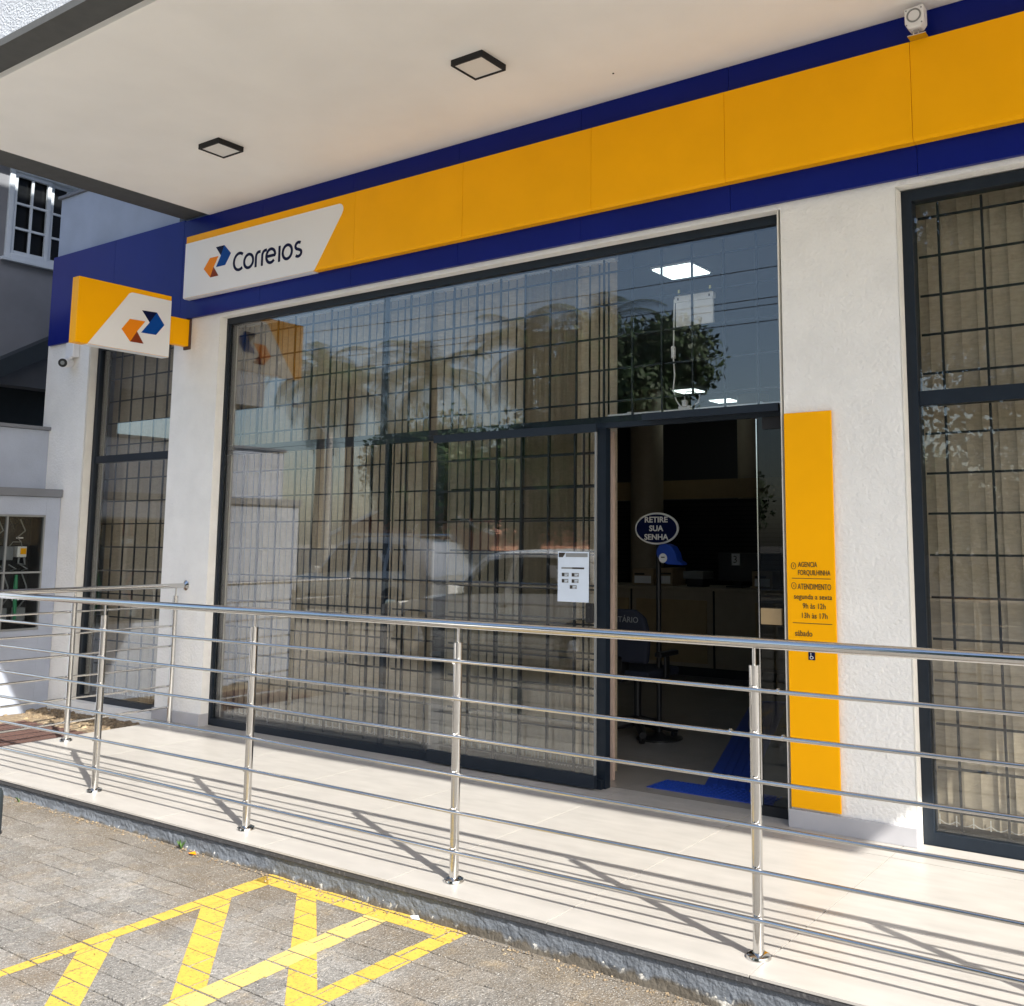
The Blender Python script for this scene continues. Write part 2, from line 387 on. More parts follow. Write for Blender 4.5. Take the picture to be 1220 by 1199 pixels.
def inview(r):
    x, y = (r[0] + r[1]) / 2, (r[2] + r[3]) / 2
    p = Vector((x, y, gz(x) - 1.42)); fz = sum(CR[i][1] * p[i] for i in range(3)); rx = sum(CR[i][0] * p[i] for i in range(3)); u = sum(CR[i][2] * p[i] for i in range(3))
    if fz < 0.3: return None
    px, py = 710.9 + 1192 * rx / fz, 499.3 - 1192 * u / fz
    return fz if -15 < px < 1235 and py < 1215 else None
vis = [(inview(r), r) for r in rects]
near = sorted([v for v in vis if v[0]], key=lambda t: t[0])[:298]
nearset = set(id(v[1]) for v in near)
unit = None
for d, r in near:
    full = abs((r[1] - r[0]) - PW) < 1e-6 and abs((r[3] - r[2]) - PH) < 1e-6
    cx, cy = (r[0] + r[1]) / 2, (r[2] + r[3]) / 2
    if full and unit is None:
        mb = MB(); paver_geo(mb, -PW / 2, PW / 2, -PH / 2, PH / 2, 0, lambda x: -0.01 * x); o = mb.build('paver', 'paver', pave); unit = o.data
        o.location = (cx, cy, gz(cx) + r[4])
    elif full:
        o = bpy.data.objects.new('paver', unit); COL.objects.link(o); o.parent = pave; o.location = (cx, cy, gz(cx) + r[4])
    else:
        mb = MB(); paver_geo(mb, *r, gz); mb.build('paver', 'paver', pave)
mb = MB()
for v in vis:
    if id(v[1]) not in nearset: paver_geo(mb, *v[1], gz)
o = mb.build('paver', 'paver', pave); o['kind'] = 'stuff'

# painted hatching, clipped onto each paver so the joints stay open
def clip(poly, x0, x1, y0, y1):
    for ax, lim, sg in ((0, x0, 1), (0, x1, -1), (1, y0, 1), (1, y1, -1)):
        out = []
        for i in range(len(poly)):
            a, b = poly[i - 1], poly[i]; da, db = sg * (a[ax] - lim), sg * (b[ax] - lim)
            if (da < 0) != (db < 0):
                t = da / (da - db); out.append((a[0] + t * (b[0] - a[0]), a[1] + t * (b[1] - a[1])))
            if db >= 0: out.append(b)
        poly = out
        if len(poly) < 3: return []
    return poly
hatch = thing('road_marking', (-3.3, 3.0, -0.12), 'yellow painted hatching of an access bay on the grey pavers', 'road marking')
def paint(polys, nm, m, up):
    mb = MB()
    for poly in polys:
        for r in rects:
            q = clip(poly, r[0] + .0028, r[1] - .0028, r[2] + .0028, r[3] - .0028)
            if q: mb.add([(x, y, gz(x) + r[4] + up) for x, y in q], [tuple(range(len(q)))])
    return mb.build(nm, m, hatch)
paint([[(-3.83, 1.0), (-3.83, 3.113), (-3.94, 3.20), (-3.89, 2.2), (-3.88, 1.0)],
       [(-3.94, 3.115), (-3.94, 3.20), (-3.9, 3.222), (-2.74, 3.208), (-2.738, 3.115)],
       [(-2.832, 1.0), (-2.832, 3.113), (-2.736, 3.113), (-2.728, 1.0)]], 'outline_stripe', 'paint', .0012)
paint([[(-3.828, 2.392), (-3.828, 2.238), (-2.835, 1.36), (-2.835, 1.51)],
       [(-3.828, 2.918), (-3.828, 2.765), (-2.835, 1.89), (-2.835, 2.03)],
       [(-3.64, 3.113), (-3.515, 3.113), (-2.835, 2.53), (-2.835, 2.39)]], 'diagonal_stripe', 'paint', .0012)
paint([[(-3.213, 3.113), (-3.095, 3.113), (-3.055, 2.3), (-3.0, 1.0), (-3.12, 1.0), (-3.17, 2.35)]], 'centre_stripe', 'paint2', .0017)

tag(MB().add([(-200, -14, gz(-200) + .01), (200, -14, gz(200) + .01), (200, -6, gz(200) + .01), (-200, -6, gz(-200) + .01)], [(0, 1, 2, 3)]).build('road', 'asphalt'), kind='structure')
kerb = MB()
kerb.box(-200, 200, -6.0, -5.85, -0.25, 0.0)
tag(kerb.build('kerb', 'concrete'), kind='structure')

# ------------------------------------------------------------------ porch platform
porch = struct('porch_floor')
XJ = [-7.37] + [-1.515 - 0.831 * k for k in range(7, 0, -1)][1:] + [-1.515 + 0.831 * k for k in range(0, 7)]
XJ = sorted(set([round(x, 4) for x in XJ if x > -7.37] + [-7.37]))
YJ = [3.2, 3.867, 4.697, 4.985]
B(-7.35, 3.455, 3.245, 4.985, -0.5, -0.0095).build('slab', 'grout', porch)
first = None
for i in range(len(XJ) - 1):
    for j in range(3):
        B(XJ[i] + .0027, XJ[i + 1] - .0027, YJ[j] + (.0022 if j else 0), YJ[j + 1] - .0022, -0.0088, 0).build('tile', 'tile', porch)
B(-7.365, 3.475, 3.203, 3.30, -0.032, -0.0088).build('nosing', 'nosing', porch, bevel=0.002)
B(-7.368, -7.28, 3.31, 4.985, -0.032, -0.0088).build('nosing', 'nosing', porch, bevel=0.002)
# rough front plinth as a displaced sheet
mb = MB(); nx, nz_ = 1300, 14; rr = random.Random(5)
from mathutils import noise as mn
for i in range(nx + 1):
    x = -7.36 + 10.83 * (i / nx) ** 1.35
    for k in range(nz_ + 1):
        z = -0.032 + (gz(x) - 0.01 + 0.032) * k / nz_
        d = 0.003 * mn.noise(Vector((x * 14, z * 18, 0))) + 0.0032 * mn.noise(Vector((x * 38 + z * 25, z * 50, 3))) + 0.0022 * mn.noise(Vector((x * 85, z * 85, 3)))
        if k > 9: d -= 0.003 * (k - 9) * (0.6 + mn.noise(Vector((x * 6, 0, 9))))
        mb.v.append((x, 3.214 + d, z))
for i in range(nx):
    for k in range(nz_):
        a = i * (nz_ + 1) + k; mb.f.append((a, a + nz_ + 1, a + nz_ + 2, a + 1))
mb.build('plinth', 'plinth', porch, smooth=True)
B(-7.362, -7.35, 3.22, 4.98, -0.3, -0.032).build('plinth', 'plinth', porch)
B(3.455, 3.467, 3.22, 4.98, -0.4, -0.032).build('plinth', 'plinth', porch)

# ------------------------------------------------------------------ post office building
bld = thing('post_office_building', (-3, 5.0, 0), 'white stuccoed post office with graphite framed windows and overhanging upper storey', 'building')
YW, YBK = 4.92, 5.10
WIN = {'left': (-8.80, -7.535, 0.03, 3.185), 'big': (-6.955, -2.10, 0.0, 3.213), 'right': (-1.447, 1.60, 0.0, 3.205)}
for x0, x1 in ((-9.54, -8.825), (-7.53, -6.93), (-2.08, -1.455), (1.60, 3.05)):
    B(x0, x1, YW, YBK, -0.25, 3.212).build('pillar', 'stucco', bld)
B(-8.825, -7.53, YW + .003, YBK, -0.25, 0.03).build('wall', 'stucco', bld)
B(-9.54, 3.05, YW, YBK, 3.212, 4.09).build('lintel', 'stucco', bld)
# smooth painted reveal strips inside the openings
for x0, x1, z0, z1 in WIN.values():
    for a, b in ((x0 - .006, x0), (x1, x1 + .006)):
        B(a, b, YW + .001, 4.988, z0 + .001, z1 - .002).build('reveal', 'reveal', bld)
for x0, x1 in ((-2.088, -1.448), (-7.536, -6.924), (1.592, 3.058)):
    B(x0, x1, 4.898, YW - .0005, 0.0, 0.088).build('skirting', 'skirt', bld, bevel=0.002)
    B(x0, x0 + .008, YW - .0005, 4.984, 0.0, 0.088).build('skirting', 'skirt', bld); B(x1 - .008, x1, YW - .0005, 4.984, 0.0, 0.088).build('skirting', 'skirt', bld)
# rest of the shell
B(-9.54, -9.40, YBK + .002, 13.2, -0.3, 4.09).build('side_wall', 'parapet', bld)
B(2.90, 3.05, YBK + .002, 13.2, -0.3, 4.09).build('side_wall', 'parapet', bld)
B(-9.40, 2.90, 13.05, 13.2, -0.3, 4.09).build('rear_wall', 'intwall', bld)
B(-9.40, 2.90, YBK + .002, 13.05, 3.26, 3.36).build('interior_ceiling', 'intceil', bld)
B(-9.398, 2.898, YBK + .002, YBK + .006, 3.215, 3.26).build('ceiling_trim', 'intwall', bld)
B(-9.54, -7.60, 4.95, 13.2, 4.092, 4.70).build('parapet', 'parapet', bld)
B(-9.57, -7.58, 4.925, 13.2, 4.702, 4.73).build('parapet_cap', 'neighwall', bld, bevel=0.003)
# overhanging upper storey: soffit, ceiling, walls, roof
ZC = 4.09
B(-7.10, 3.05, 2.695, 4.935, ZC, 4.125).build('canopy_ceiling', 'ceiling', bld)
B(-7.49, 3.10, 2.535, 2.70, 4.126, 4.17).build('soffit_border', 'soffit', bld)
B(-7.49, -7.06, 2.701, 4.94, 4.126, 4.17).build('soffit_border', 'soffit', bld)
B(-7.48, 3.09, 2.545, 2.70, 4.172, 9.45).build('upper_wall', 'greystucco', bld)
B(-7.48, -7.30, 2.702, 13.2, 4.172, 9.45).build('upper_wall', 'parapet', bld)
B(2.90, 3.09, 2.702, 13.2, 4.172, 9.45).build('upper_wall', 'parapet', bld)
B(-7.30, 2.90, 2.702, 13.2, 9.2, 9.44).build('upper_slab', 'concrete', bld)

# ---- windows
F0, F1 = 4.99, 5.07; GY = 5.012; BY = 5.085
def bars(parent, xs_, zs, x0, x1, z0, z1, y=BY, r=0.0056, name='grille_bar'):
    for x in xs_:
        if x0 < x < x1: B(x - r, x + r, y - r, y + r, z0, z1).build(name, 'grille', parent)
    for z in zs:
        if z0 < z < z1: B(x0, x1, y + r + .0005, y + 3 * r, z - r, z + r).build(name, 'grille', parent)
GZU = [3.08, 2.875, 2.67, 2.468, 2.268]; GZL = [1.962, 1.762, 1.562, 1.358, 1.152, 0.95, 0.75, 0.545, 0.34, 0.14]
def frame_ring(x0, x1, z0, z1, w, wt, y0=F0, y1=F1):
    m_ = MB(); m_.box(x0, x0 + w, y0, y1, z0, z1); m_.box(x1 - w, x1, y0, y1, z0, z1)
    m_.box(x0 + w, x1 - w, y0 + .0008, y1, z1 - wt, z1); m_.box(x0 + w, x1 - w, y0 + .0008, y1, z0, z0 + wt); return m_
# left window
x0, x1, z0, z1 = WIN['left']
w = frame_ring(x0, x1, z0, z1, 0.045, 0.045).build('window', 'frame', bld)
B(x0 + .045, x1 - .045, F0 + .01, F1, 2.105, 2.168).build('transom', 'frame', w)
B(x0 + .045, x1 - .045, GY, GY + .006, 2.168, z1 - .045).build('pane', 'glass', w)
B(x0 + .045, x1 - .045, GY, GY + .006, z0 + .045, 2.105).build('pane', 'glass', w)
bars(w, [-8.742 + .18 * k for k in range(0, 7)], GZU, x0 + .045, x1 - .045, 2.168, z1 - .045)
bars(w, [-8.742 + .18 * k for k in range(0, 7)], GZL, x0 + .045, x1 - .045, z0 + .045, 2.105)
# right window
x0, x1, z0, z1 = WIN['right']
w = frame_ring(x0, x1, z0, z1, 0.052, 0.058).build('window', 'frame', bld)
B(x0 + .052, x1 - .052, F0 + .01, F1, 2.095, 2.168).build('transom', 'frame', w)
B(x0 + .052, x1 - .052, GY, GY + .006, 2.168, z1 - .058).build('pane', 'glass', w)
B(x0 + .052, x1 - .052, GY, GY + .006, z0 + .058, 2.095).build('pane', 'glass', w)
bars(w, [-1.29 + .2135 * k for k in range(0, 14)], GZU, x0 + .052, x1 - .052, 2.168, z1 - .058)
bars(w, [-1.29 + .2135 * k for k in range(0, 14)], GZL, x0 + .052, x1 - .052, z0 + .058, 2.095)
# large shop window with doorway
x0, x1, z0, z1 = WIN['big']
w = MB(); w.box(x0, x0 + .05, F0, F1, 0, z1); w.box(x1 - .03, x1, F0, F1, 0, z1); w.box(x0 + .05, x1 - .03, F0 + .0008, F1, z1 - .052, z1)
w.box(x0 + .05, -3.28, F0 + .0008, F1, 0, .052)
w = w.build('window', 'frame', bld)
B(x0 + .05, x1 - .03, GY + .012, GY + .05, 2.098, 2.168).build('transom', 'frame', w)
B(-5.178, -5.145, GY + .012, GY + .04, 2.169, z1 - .052).build('mullion', 'frame', w)
B(-5.125, -5.088, GY + .012, GY + .042, .052, 2.097).build('mullion', 'frame', w)
B(-4.64, -4.565, GY + .012, GY + .05, .052, 2.097).build('mullion', 'frame', w)
B(-3.345, -3.268, F0 + .03, F1 + .0, .0, 2.097).build('door_jamb', 'frame', w)
B(-2.98, -2.13, 4.955, 4.985, 2.118, 2.16).build('track_cover', 'frame', w)
for a, b in ((x0 + .05, -5.163), (-5.159, x1 - .03)): B(a, b, GY, GY + .006, 2.13, z1 - .052).build('pane', 'glass', w)
for a, b in ((x0 + .05, -5.11), (-5.106, -4.602), (-4.598, -3.36)): B(a, b, GY, GY + .006, .052, 2.127).build('pane', 'glass', w)
xu = [-4.765 + .2055 * k for k in range(-11, 14)]
bars(w, [x for x in xu if abs(x + 5.16) > .03], GZU, x0 + .05, x1 - .03, 2.17, z1 - .052)
bars(w, [-6.754 + .2045 * k for k in range(0, 8)], GZL, x0 + .05, -5.128, .052, 2.098)
bars(w, [-4.979, -4.758], GZL, -5.085, -4.645, .052, 2.098)
bars(w, [-4.376, -4.144, -3.951, -3.735, -3.534], GZL, -4.56, -3.35, .052, 2.098)
# narrow fixed side light at the right of the doorway
sl = B(-2.285, -2.132, 5.028, 5.036, .03, 2.098).build('side_light', 'leafglass', bld)
B(-2.292, -2.286, 5.024, 5.040, .05, 2.09).build('edge_strip', 'steel', sl)
B(-2.29, -2.135, 5.018, 5.046, .0, .05).build('pivot_fitting', 'matte_black', sl)
B(-2.25, -2.135, 5.016, 5.048, 2.03, 2.095).build('patch_fitting', 'matte_black', sl)
B(-2.27, -2.15, 5.0, 5.026, 0.985, 1.07).build('beige_plate', 'counter2', sl, bevel=.003)  # small beige block in front of the side light
# sliding door parked in front of the fixed glazing
sd = B(-4.60, -3.30, 4.953, 4.961, .02, 2.10).build('sliding_door', 'glass', bld)
B(-4.60, -3.296, 4.944, 4.972, .012, .085).build('bottom_rail', 'frame', sd)
B(-4.60, -3.296, 4.948, 4.968, 2.07, 2.12).build('top_rail', 'frame', sd)
B(-3.304, -3.296, 4.950, 4.966, .085, 2.07).build('edge_strip', 'greyplastic', sd)
hd = B(-3.358, -3.302, 4.935, 4.95, .945, 1.06).build('handle', 'matte_black', sd, bevel=.006)
for z in (.968, 1.036): MB().lathe([(.006, 0), (.006, .004)], (-3.33, 4.931, z), 10, 'y').build('screw', 'black', sd)
bars(sd, [-4.29, -4.076, -3.878, -3.665, -3.466, -3.40], [1.945, 1.745, 1.545, 1.34, 1.135, .93, .73, .525, .32, .12], -4.58, -3.31, .085, 2.07, y=4.978, r=.005)

poster = thing('notice_poster', (-3.455, 4.951, 1.2), 'pale blue printed opening notice stuck to the sliding glass door', 'poster')
B(-3.567, -3.343, 4.9495, 4.9525, 1.062, 1.358).build('sheet', 'paper', poster)
pm = MB(); pm.prism([(-3.56, 1.325), (-3.56, 1.352), (-3.51, 1.352), (-3.53, 1.325)], 'y', 4.9475, 4.9494); pm.build('header_mark', 'ink', poster)
B(-3.46, -3.375, 4.9475, 4.9494, 1.256, 1.266).build('rule', 'ink', poster)
for x, z, ww in ((-3.537, 1.222, .05), (-3.465, 1.222, .052), (-3.537, 1.185, .048), (-3.465, 1.185, .05), (-3.478, 1.15, .05)):
    pm = MB(); pm.prism([(x, z - .011), (x + ww, z - .011), (x + ww, z + .011), (x, z + .011)], 'y', 4.9484, 4.9494); bx_ = pm.build('text_box', 'greyplastic', poster)
    B(x + .002, x + ww * .35, 4.9476, 4.9483, z - .010, z + .009).build('print', 'ink', bx_)
    B(x + ww * .45, x + ww * .9, 4.9476, 4.9483, z + .001, z + .005).build('print', 'paper', bx_)
    B(x + ww * .45, x + ww * .8, 4.9476, 4.9483, z - .007, z - .003).build('print', 'paper', bx_)
B(-3.508, -3.35, 4.9478, 4.9494, 1.327, 1.35).build('header_band', 'greyplastic', poster)
B(-3.54, -3.46, 4.9478, 4.9494, 1.256, 1.266).build('rule', 'greyplastic', poster)

# ---- vertical blinds
def blind(label, x0, x1, y, z0, z1, bunches=(), pitch=.0795, wd=.0785, base=12):
    t = thing('vertical_blind', ((x0 + x1) / 2, y, z1), label, 'blind', None)
    B(x0, x1, y - .02, y + .02, z1, z1 + .04).build('head_rail', 'white', t)
    rr = random.Random(int(-x0 * 100)); x = x0; me = None; xs2 = []
    while x < x1:
        a = R(base + rr.uniform(-5, 5)); st = pitch
        for b0, b1, bp, ba in bunches:
            if b0 < x < b1: a = R(ba + rr.uniform(-10, 10)); st = bp * rr.uniform(.7, 1.4)
        if me is None:
            n = 5; m_ = MB()
            for i in range(n):
                q = (i / (n - 1) - .5); px_ = q * wd; py_ = .006 * (1 - (2 * q) ** 2)
                m_.v += [(px_, py_, -(z1 - z0)), (px_, py_, 0)]
            for i in range(n - 1): m_.f.append((2 * i, 2 * i + 2, 2 * i + 3, 2 * i + 1))
            o = m_.build('slat', 'slat', None, smooth=True); o.parent = t; me = o.data
        else:
            o = bpy.data.objects.new('slat', me); COL.objects.link(o); o.parent = t
        o.location = (x - (x0 + x1) / 2, rr.uniform(-.002, .002), 0); o.rotation_euler = (0, 0, a); xs2.append(x); x += st
    m_ = MB()
    for a, b in zip(xs2, xs2[1:]):
        d = b - a; sag = .018 if d > .05 else .035
        m_.tube([(a + d * k / 6, y - .012, z0 + .012 + .012 - sag * math.sin(math.pi * k / 6)) for k in range(7)], .0016, 4, False)
        m_.box(a - .002, a + .002, y - .013, y - .009, z0 + .0, z0 + .05)
    m_.build('bead_chain', 'chain', t)
    return t
blind('long beige vertical blind behind the wide shop window left of the doorway', -7.1, -3.34, 5.25, .05, 3.20,
      bunches=((-4.07, -3.60, .022, 74), (-4.95, -4.86, .03, 60)), pitch=.072, wd=.058, base=4)
blind('beige vertical blind behind the tall window at the right edge', -1.50, 1.7, 5.20, .05, 3.20, base=3, wd=.0805)
blind('beige vertical blind in the narrow window behind the blade sign', -8.9, -7.5, 5.25, .06, 3.20, base=10)
B(-3.395, -3.345, 5.22, 5.245, .0, 2.10).build('timber_jamb', 'pink', bld, bevel=.002)
for z in (1.33, .60): MB().lathe([(.008, 0), (.008, .006)], (-3.378, 5.212, z), 10, 'y').build('screw', 'black', bld)

# ------------------------------------------------------------------ fascia sign
sign = thing('fascia_sign', (-3, 4.88, 3.6), 'long blue and yellow fascia sign with white name panel above the shop windows', 'sign')
BXJ = [-9.50, -8.45, -7.43, -6.41, -5.39, -4.37, -3.37, -2.362, -1.33, -.31, .71, 1.73, 3.05]
for a, b in zip(BXJ, BXJ[1:]):
    B(a + .0012, b - .0012, 4.89, 4.918, 3.242, 4.088 if b > -7.0 else 4.10).build('blue_panel', 'blue', sign, bevel=.001)
YXJ = [-7.30, -5.303, -4.281, -3.257, -2.363, -1.331, -.31, .71, 1.73, 3.05]
for a, b in zip(YXJ, YXJ[1:]):
    m_ = MB(); m_.prism([(4.8885, 3.915), (4.83, 3.915), (4.83, 3.412), (4.838, 3.395), (4.8885, 3.395)], 'x', a + .0012, b - .0012)
    m_.build('yellow_panel', 'yellow', sign)
wp = MB(); poly = [(-7.302, 3.395), (-5.712, 3.395)] + [(-5.45, 3.757)] + arc(-5.462, 3.812, .042, .042, -25, 90, 8) + [(-7.302, 3.857)]
poly = [(-7.302, 3.395), (-5.712, 3.395), (-5.435, 3.775)] + arc(-5.468, 3.812, .046, .044, -20, 90, 8) + [(-7.302, 3.857)]
wp.prism(poly, 'y', 4.826, 4.8295); wpo = wp.build('name_panel', 'white', sign)
B(-7.306, -7.3005, 4.828, 4.888, 3.395, 3.857).build('panel_end', 'white', sign)
B(-7.30, -5.73, 4.832, 4.885, 3.389, 3.3945).build('panel_lip', 'white', sign)
def emblem(parent, ax, a, b, blue, org):
    m_ = MB(); m_.prism([blue[5], blue[1], blue[2], blue[3], blue[4]], ax, a, b); m_.build('emblem_arrow', 'lblue', parent)
    m_ = MB(); m_.prism([blue[0], blue[1], blue[5]], ax, a, b); m_.build('emblem_fold', 'navy', parent)
    m_ = MB(); m_.prism([org[0], org[1], org[2], org[4], org[5]], ax, a, b); m_.build('emblem_arrow', 'orange', parent)
    m_ = MB(); m_.prism([org[2], org[3], org[4]], ax, a, b); m_.build('emblem_fold', 'brown', parent)
emblem(wpo, 'y', 4.8235, 4.8258, [(-6.893, 3.763), (-6.785, 3.763), (-6.698, 3.684), (-6.765, 3.597), (-6.88, 3.597), (-6.824, 3.684)],
       [(-6.965, 3.684), (-6.857, 3.684), (-6.912, 3.602), (-6.845, 3.522), (-6.95, 3.522), (-7.039, 3.604)])
SW = .023
def stroke(pts, closed=False):
    m_ = MB(); m_.ribbon(pts, SW, 'y', 4.8235, 4.8258, closed); return m_.build('letter', 'navy', wpo)
bz = 3.531
stroke(arc(-6.588, 3.598, .066, .067, 52, 308, 22))
stroke(arc(-6.472, 3.584, .054, .054, 0, 345, 26)[:-0 or None], True)
for xx in (-6.384, -6.309): stroke([(xx, 3.52), (xx, 3.60)] + arc(xx + .035, 3.60, .035, .038, 180, 95, 6)[1:] + [(xx + .052, 3.638)])
stroke([(-6.258, 3.584), (-6.158, 3.584)] + arc(-6.208, 3.584, .052, .054, 8, 318, 24))
stroke([(-6.108, 3.52), (-6.108, 3.645)])
stroke(arc(-6.017, 3.584, .052, .054, 0, 345, 26), True)
stroke(arc(-5.892, 3.611, .034, .0275, 50, 200, 10) + [(-5.912, 3.590), (-5.876, 3.578)] + arc(-5.892, 3.556, .034, .0265, 40, -140, 10))

# ---- blade sign
XB = -7.3
bs = thing('blade_sign', (XB, 4.9, 3.1), 'small yellow and white projecting sign on a bracket at the left corner of the facade', 'sign')
B(XB - .09, XB, 3.955, 4.724, 2.888, 3.392).build('sign_box', 'yellow', bs, bevel=.004)
B(XB - .0905, XB + .0005, 4.05, 4.7245, 2.8865, 2.8878).build('bottom_trim', 'white', bs)
for sx, a, b in ((1, XB + .0005, XB + .004), (-1, XB - .094, XB - .0905)):
    m_ = MB(); m_.prism([(4.05, 2.890), (4.335, 3.305)] + arc(4.392, 3.302, .05, .05, 155, 90, 6) + [(4.722, 3.352), (4.722, 2.890)], 'x', a, b)
    f_ = m_.build('white_face', 'white', bs)
    em = MB()
    if sx == 1: emblem(f_, 'x', b + .0002, b + .002, [(4.47, 3.226), (4.597, 3.232), (4.668, 3.142), (4.60, 3.050), (4.472, 3.047), (4.540, 3.140)],
                       [(4.372, 3.138), (4.502, 3.142), (4.437, 3.050), (4.498, 2.961), (4.385, 2.960), (4.309, 3.048)])
    else: emblem(f_, 'x', a - .002, a - .0002, [(4.57, 3.226), (4.443, 3.232), (4.372, 3.142), (4.44, 3.050), (4.568, 3.047), (4.50, 3.140)],
                 [(4.668, 3.138), (4.538, 3.142), (4.603, 3.050), (4.542, 2.961), (4.655, 2.960), (4.731, 3.048)])
B(XB - .075, XB - .015, 4.726, 4.918, 3.01, 3.232).build('bracket_box', 'yellow', bs)
B(XB - .082, XB + .0, 4.905, 4.919, 2.985, 3.238).build('bracket_plate', 'rust', bs)

# ---- info panel
ip = thing('information_panel', (-1.945, 4.905, 1.1), 'tall narrow yellow panel with opening hours beside the doorway', 'sign')
B(-2.074, -1.816, 4.900, 4.912, .099, 2.091).build('panel', 'yellow', ip, bevel=.0015)
def T(s, x, z, h, wdt):
    o = text(s, h / .72, front(x, 4.898, z), 'ink', ip, ext=.0006)
    xsv = [v.co.x for v in o.data.vertices]; w0 = max(xsv) - min(xsv); bx = min(xsv)
    for v in o.data.vertices: v.co.x = bx + (v.co.x - bx) * wdt / w0 + (x + wloc(ip).x * -1 - bx)
    return o
T('AGENCIA', -2.010, 1.293, .027, .102); T('FORQUILHINHA', -2.011, 1.252, .027, .172)
T('ATENDIMENTO', -2.015, 1.180, .030, .178); T('segunda a sexta', -2.036, 1.131, .027, .203)
T('9h às 12h', -1.990, 1.084, .028, .122); T('13h às 17h', -1.995, 1.036, .028, .136); T('sábado', -2.034, .945, .030, .092)
m_ = MB(); m_.box(-2.046, -1.838, 4.8978, 4.8995, 1.2335, 1.2362); m_.box(-2.046, -1.836, 4.8978, 4.8995, 1.0085, 1.0112)
m_.build('rule', 'ink', ip)
for zc in (1.298, 1.197):
    m_ = MB(); m_.ribbon(arc(-2.036, zc, .0125, .0165, 0, 345, 20), .0022, 'y', 4.8978, 4.8995, True)
    m_.box(-2.037, -2.035, 4.8978, 4.8995, zc - .006, zc + .006); m_.build('icon', 'ink', ip)
B(-1.965, -1.930, 4.8965, 4.8995, .829, .868).build('access_symbol', 'navy', ip)
m_ = MB(); m_.ribbon(arc(-1.9475, .842, .0078, .0078, 130, 380, 12), .0024, 'y', 4.8945, 4.8962); m_.ribbon([(-1.9515, .858), (-1.950, .847), (-1.942, .847), (-1.9375, .838)], .0028, 'y', 4.8945, 4.8962)
m_.box(-1.9535, -1.9495, 4.8945, 4.8962, .859, .8635); m_.build('wheelchair_mark', 'white', ip)

# ---- lights under the canopy
def square_light(x0, x1, y0, y1, label):
    t = thing('ceiling_light', ((x0 + x1) / 2, (y0 + y1) / 2, ZC), label, 'ceiling light', 'square lamps under the canopy')
    m_ = MB(); b = .012
    for q in ((x0, x1, y0, y0 + b), (x0, x1, y1 - b, y1), (x0, x0 + b, y0 + b, y1 - b), (x1 - b, x1, y0 + b, y1 - b)): m_.box(*q, ZC - .036, ZC - .0005)
    m_.build('housing', 'matte_black', t)
    B(x0 + b, x1 - b, y0 + b, y1 - b, ZC - .030, ZC - .004).build('diffuser', 'diffuser', t)
square_light(-5.865, -5.65, 3.93, 4.13, 'black square ceiling lamp near the blade sign, the left one')
square_light(-3.625, -3.40, 3.97, 4.18, 'black square ceiling lamp over the wide window, the right one')
MB().lathe([(.006, 0), (.006, .003)], (-2.95, 4.60, ZC - .0035), 10).build('screw_hole', 'matte_black', bld)

# ---- siren on the yellow panel
si = thing('alarm_siren', (-1.27, 4.85, 3.92), 'small grey alarm siren standing on top of the yellow fascia', 'siren')
m_ = MB(); cx, cz = -1.285, 4.005
m_.prism([(cx - .047, cz + .05), (cx + .047, cz + .055), (cx + .047, cz - .03), (cx + .03, cz - .055), (cx - .03, cz - .055), (cx - .047, cz - .03)], 'y', 4.76, 4.83)
m_.build('housing', 'white', si, bevel=.006)
m_ = MB(); m_.ribbon(arc(cx, cz + .006, .032, .032, 0, 348, 28), .008, 'y', 4.7575, 4.7598, True); m_.build('horn_ring', 'greyplastic', si)
for a in (-1, 1):
    for b in (-1, 1): MB().lathe([(.004, 0), (.004, .002)], (cx + a * .037, 4.7575, cz + b * .038), 8, 'y').build('screw', 'greyplastic', si)
for dx in (-.012, .012): B(cx + dx - .003, cx + dx + .003, 4.79, 4.80, 3.92, cz - .054).build('bracket', 'steel', si)
B(cx - .04, cx + .05, 4.775, 4.83, 3.9155, 3.92).build('base_plate', 'steel', si)

# ---- security camera
scm = thing('security_camera', (-9.05, 4.91, 3.16), 'small white bullet camera under the blue fascia at the far left', 'camera')
B(-9.115, -8.985, 4.855, 4.918, 3.085, 3.225).build('junction_box', 'white', scm, bevel=.006)
MB().tube([(-9.04, 4.87, 3.09), (-9.04, 4.84, 3.055)], .016, 12).build('swivel', 'white', scm, smooth=True)
MB().tube([(-9.10, 4.895, 3.045), (-9.02, 4.79, 3.02)], .045, 20).build('body', 'white', scm, smooth=True, bevel=.006)
MB().tube([(-9.0203, 4.7904, 3.0201), (-9.0145, 4.783, 3.0183)], .039, 20).build('lens_window', 'black', scm, smooth=True)
MB().tube([(-9.0145, 4.783, 3.0183), (-9.012, 4.780, 3.0175)], .018, 16).build('lens', 'greyplastic', scm, smooth=True)

# ------------------------------------------------------------------ handrail
hr = thing('handrail', (-4, 3.34, 0), 'polished stainless steel handrail with horizontal bars round the tiled porch', 'railing')
YR = 3.345; ZT = 1.062; BZ = [.905, .750, .595, .441, .290, .128]
def post(x, y, inward):
    p = MB().tube([(x, y, .004), (x, y, .985)], .0192, 20).build('post', 'steel', hr, smooth=True)
    MB().tube([(x, y, .985), (x, y, ZT - .016)], .0065, 12).build('spigot', 'steel', p, smooth=True)
    MB().lathe([(.0196, .003), (.040, .003), (.044, .0), (.044, .0001), (.041, .010), (.030, .016), (.0196, .018)][2:], (x, y, 0.0005), 28).build('base_flange', 'steel', p, smooth=True)
    m_ = MB()
    for z in BZ: m_.lathe([(.0108, -.006), (.0108, .006)], (x + inward[0], y + inward[1], z), 12, 'y' if inward[1] else 'x')
    m_.build('bar_holder', 'steel', p)
    return p
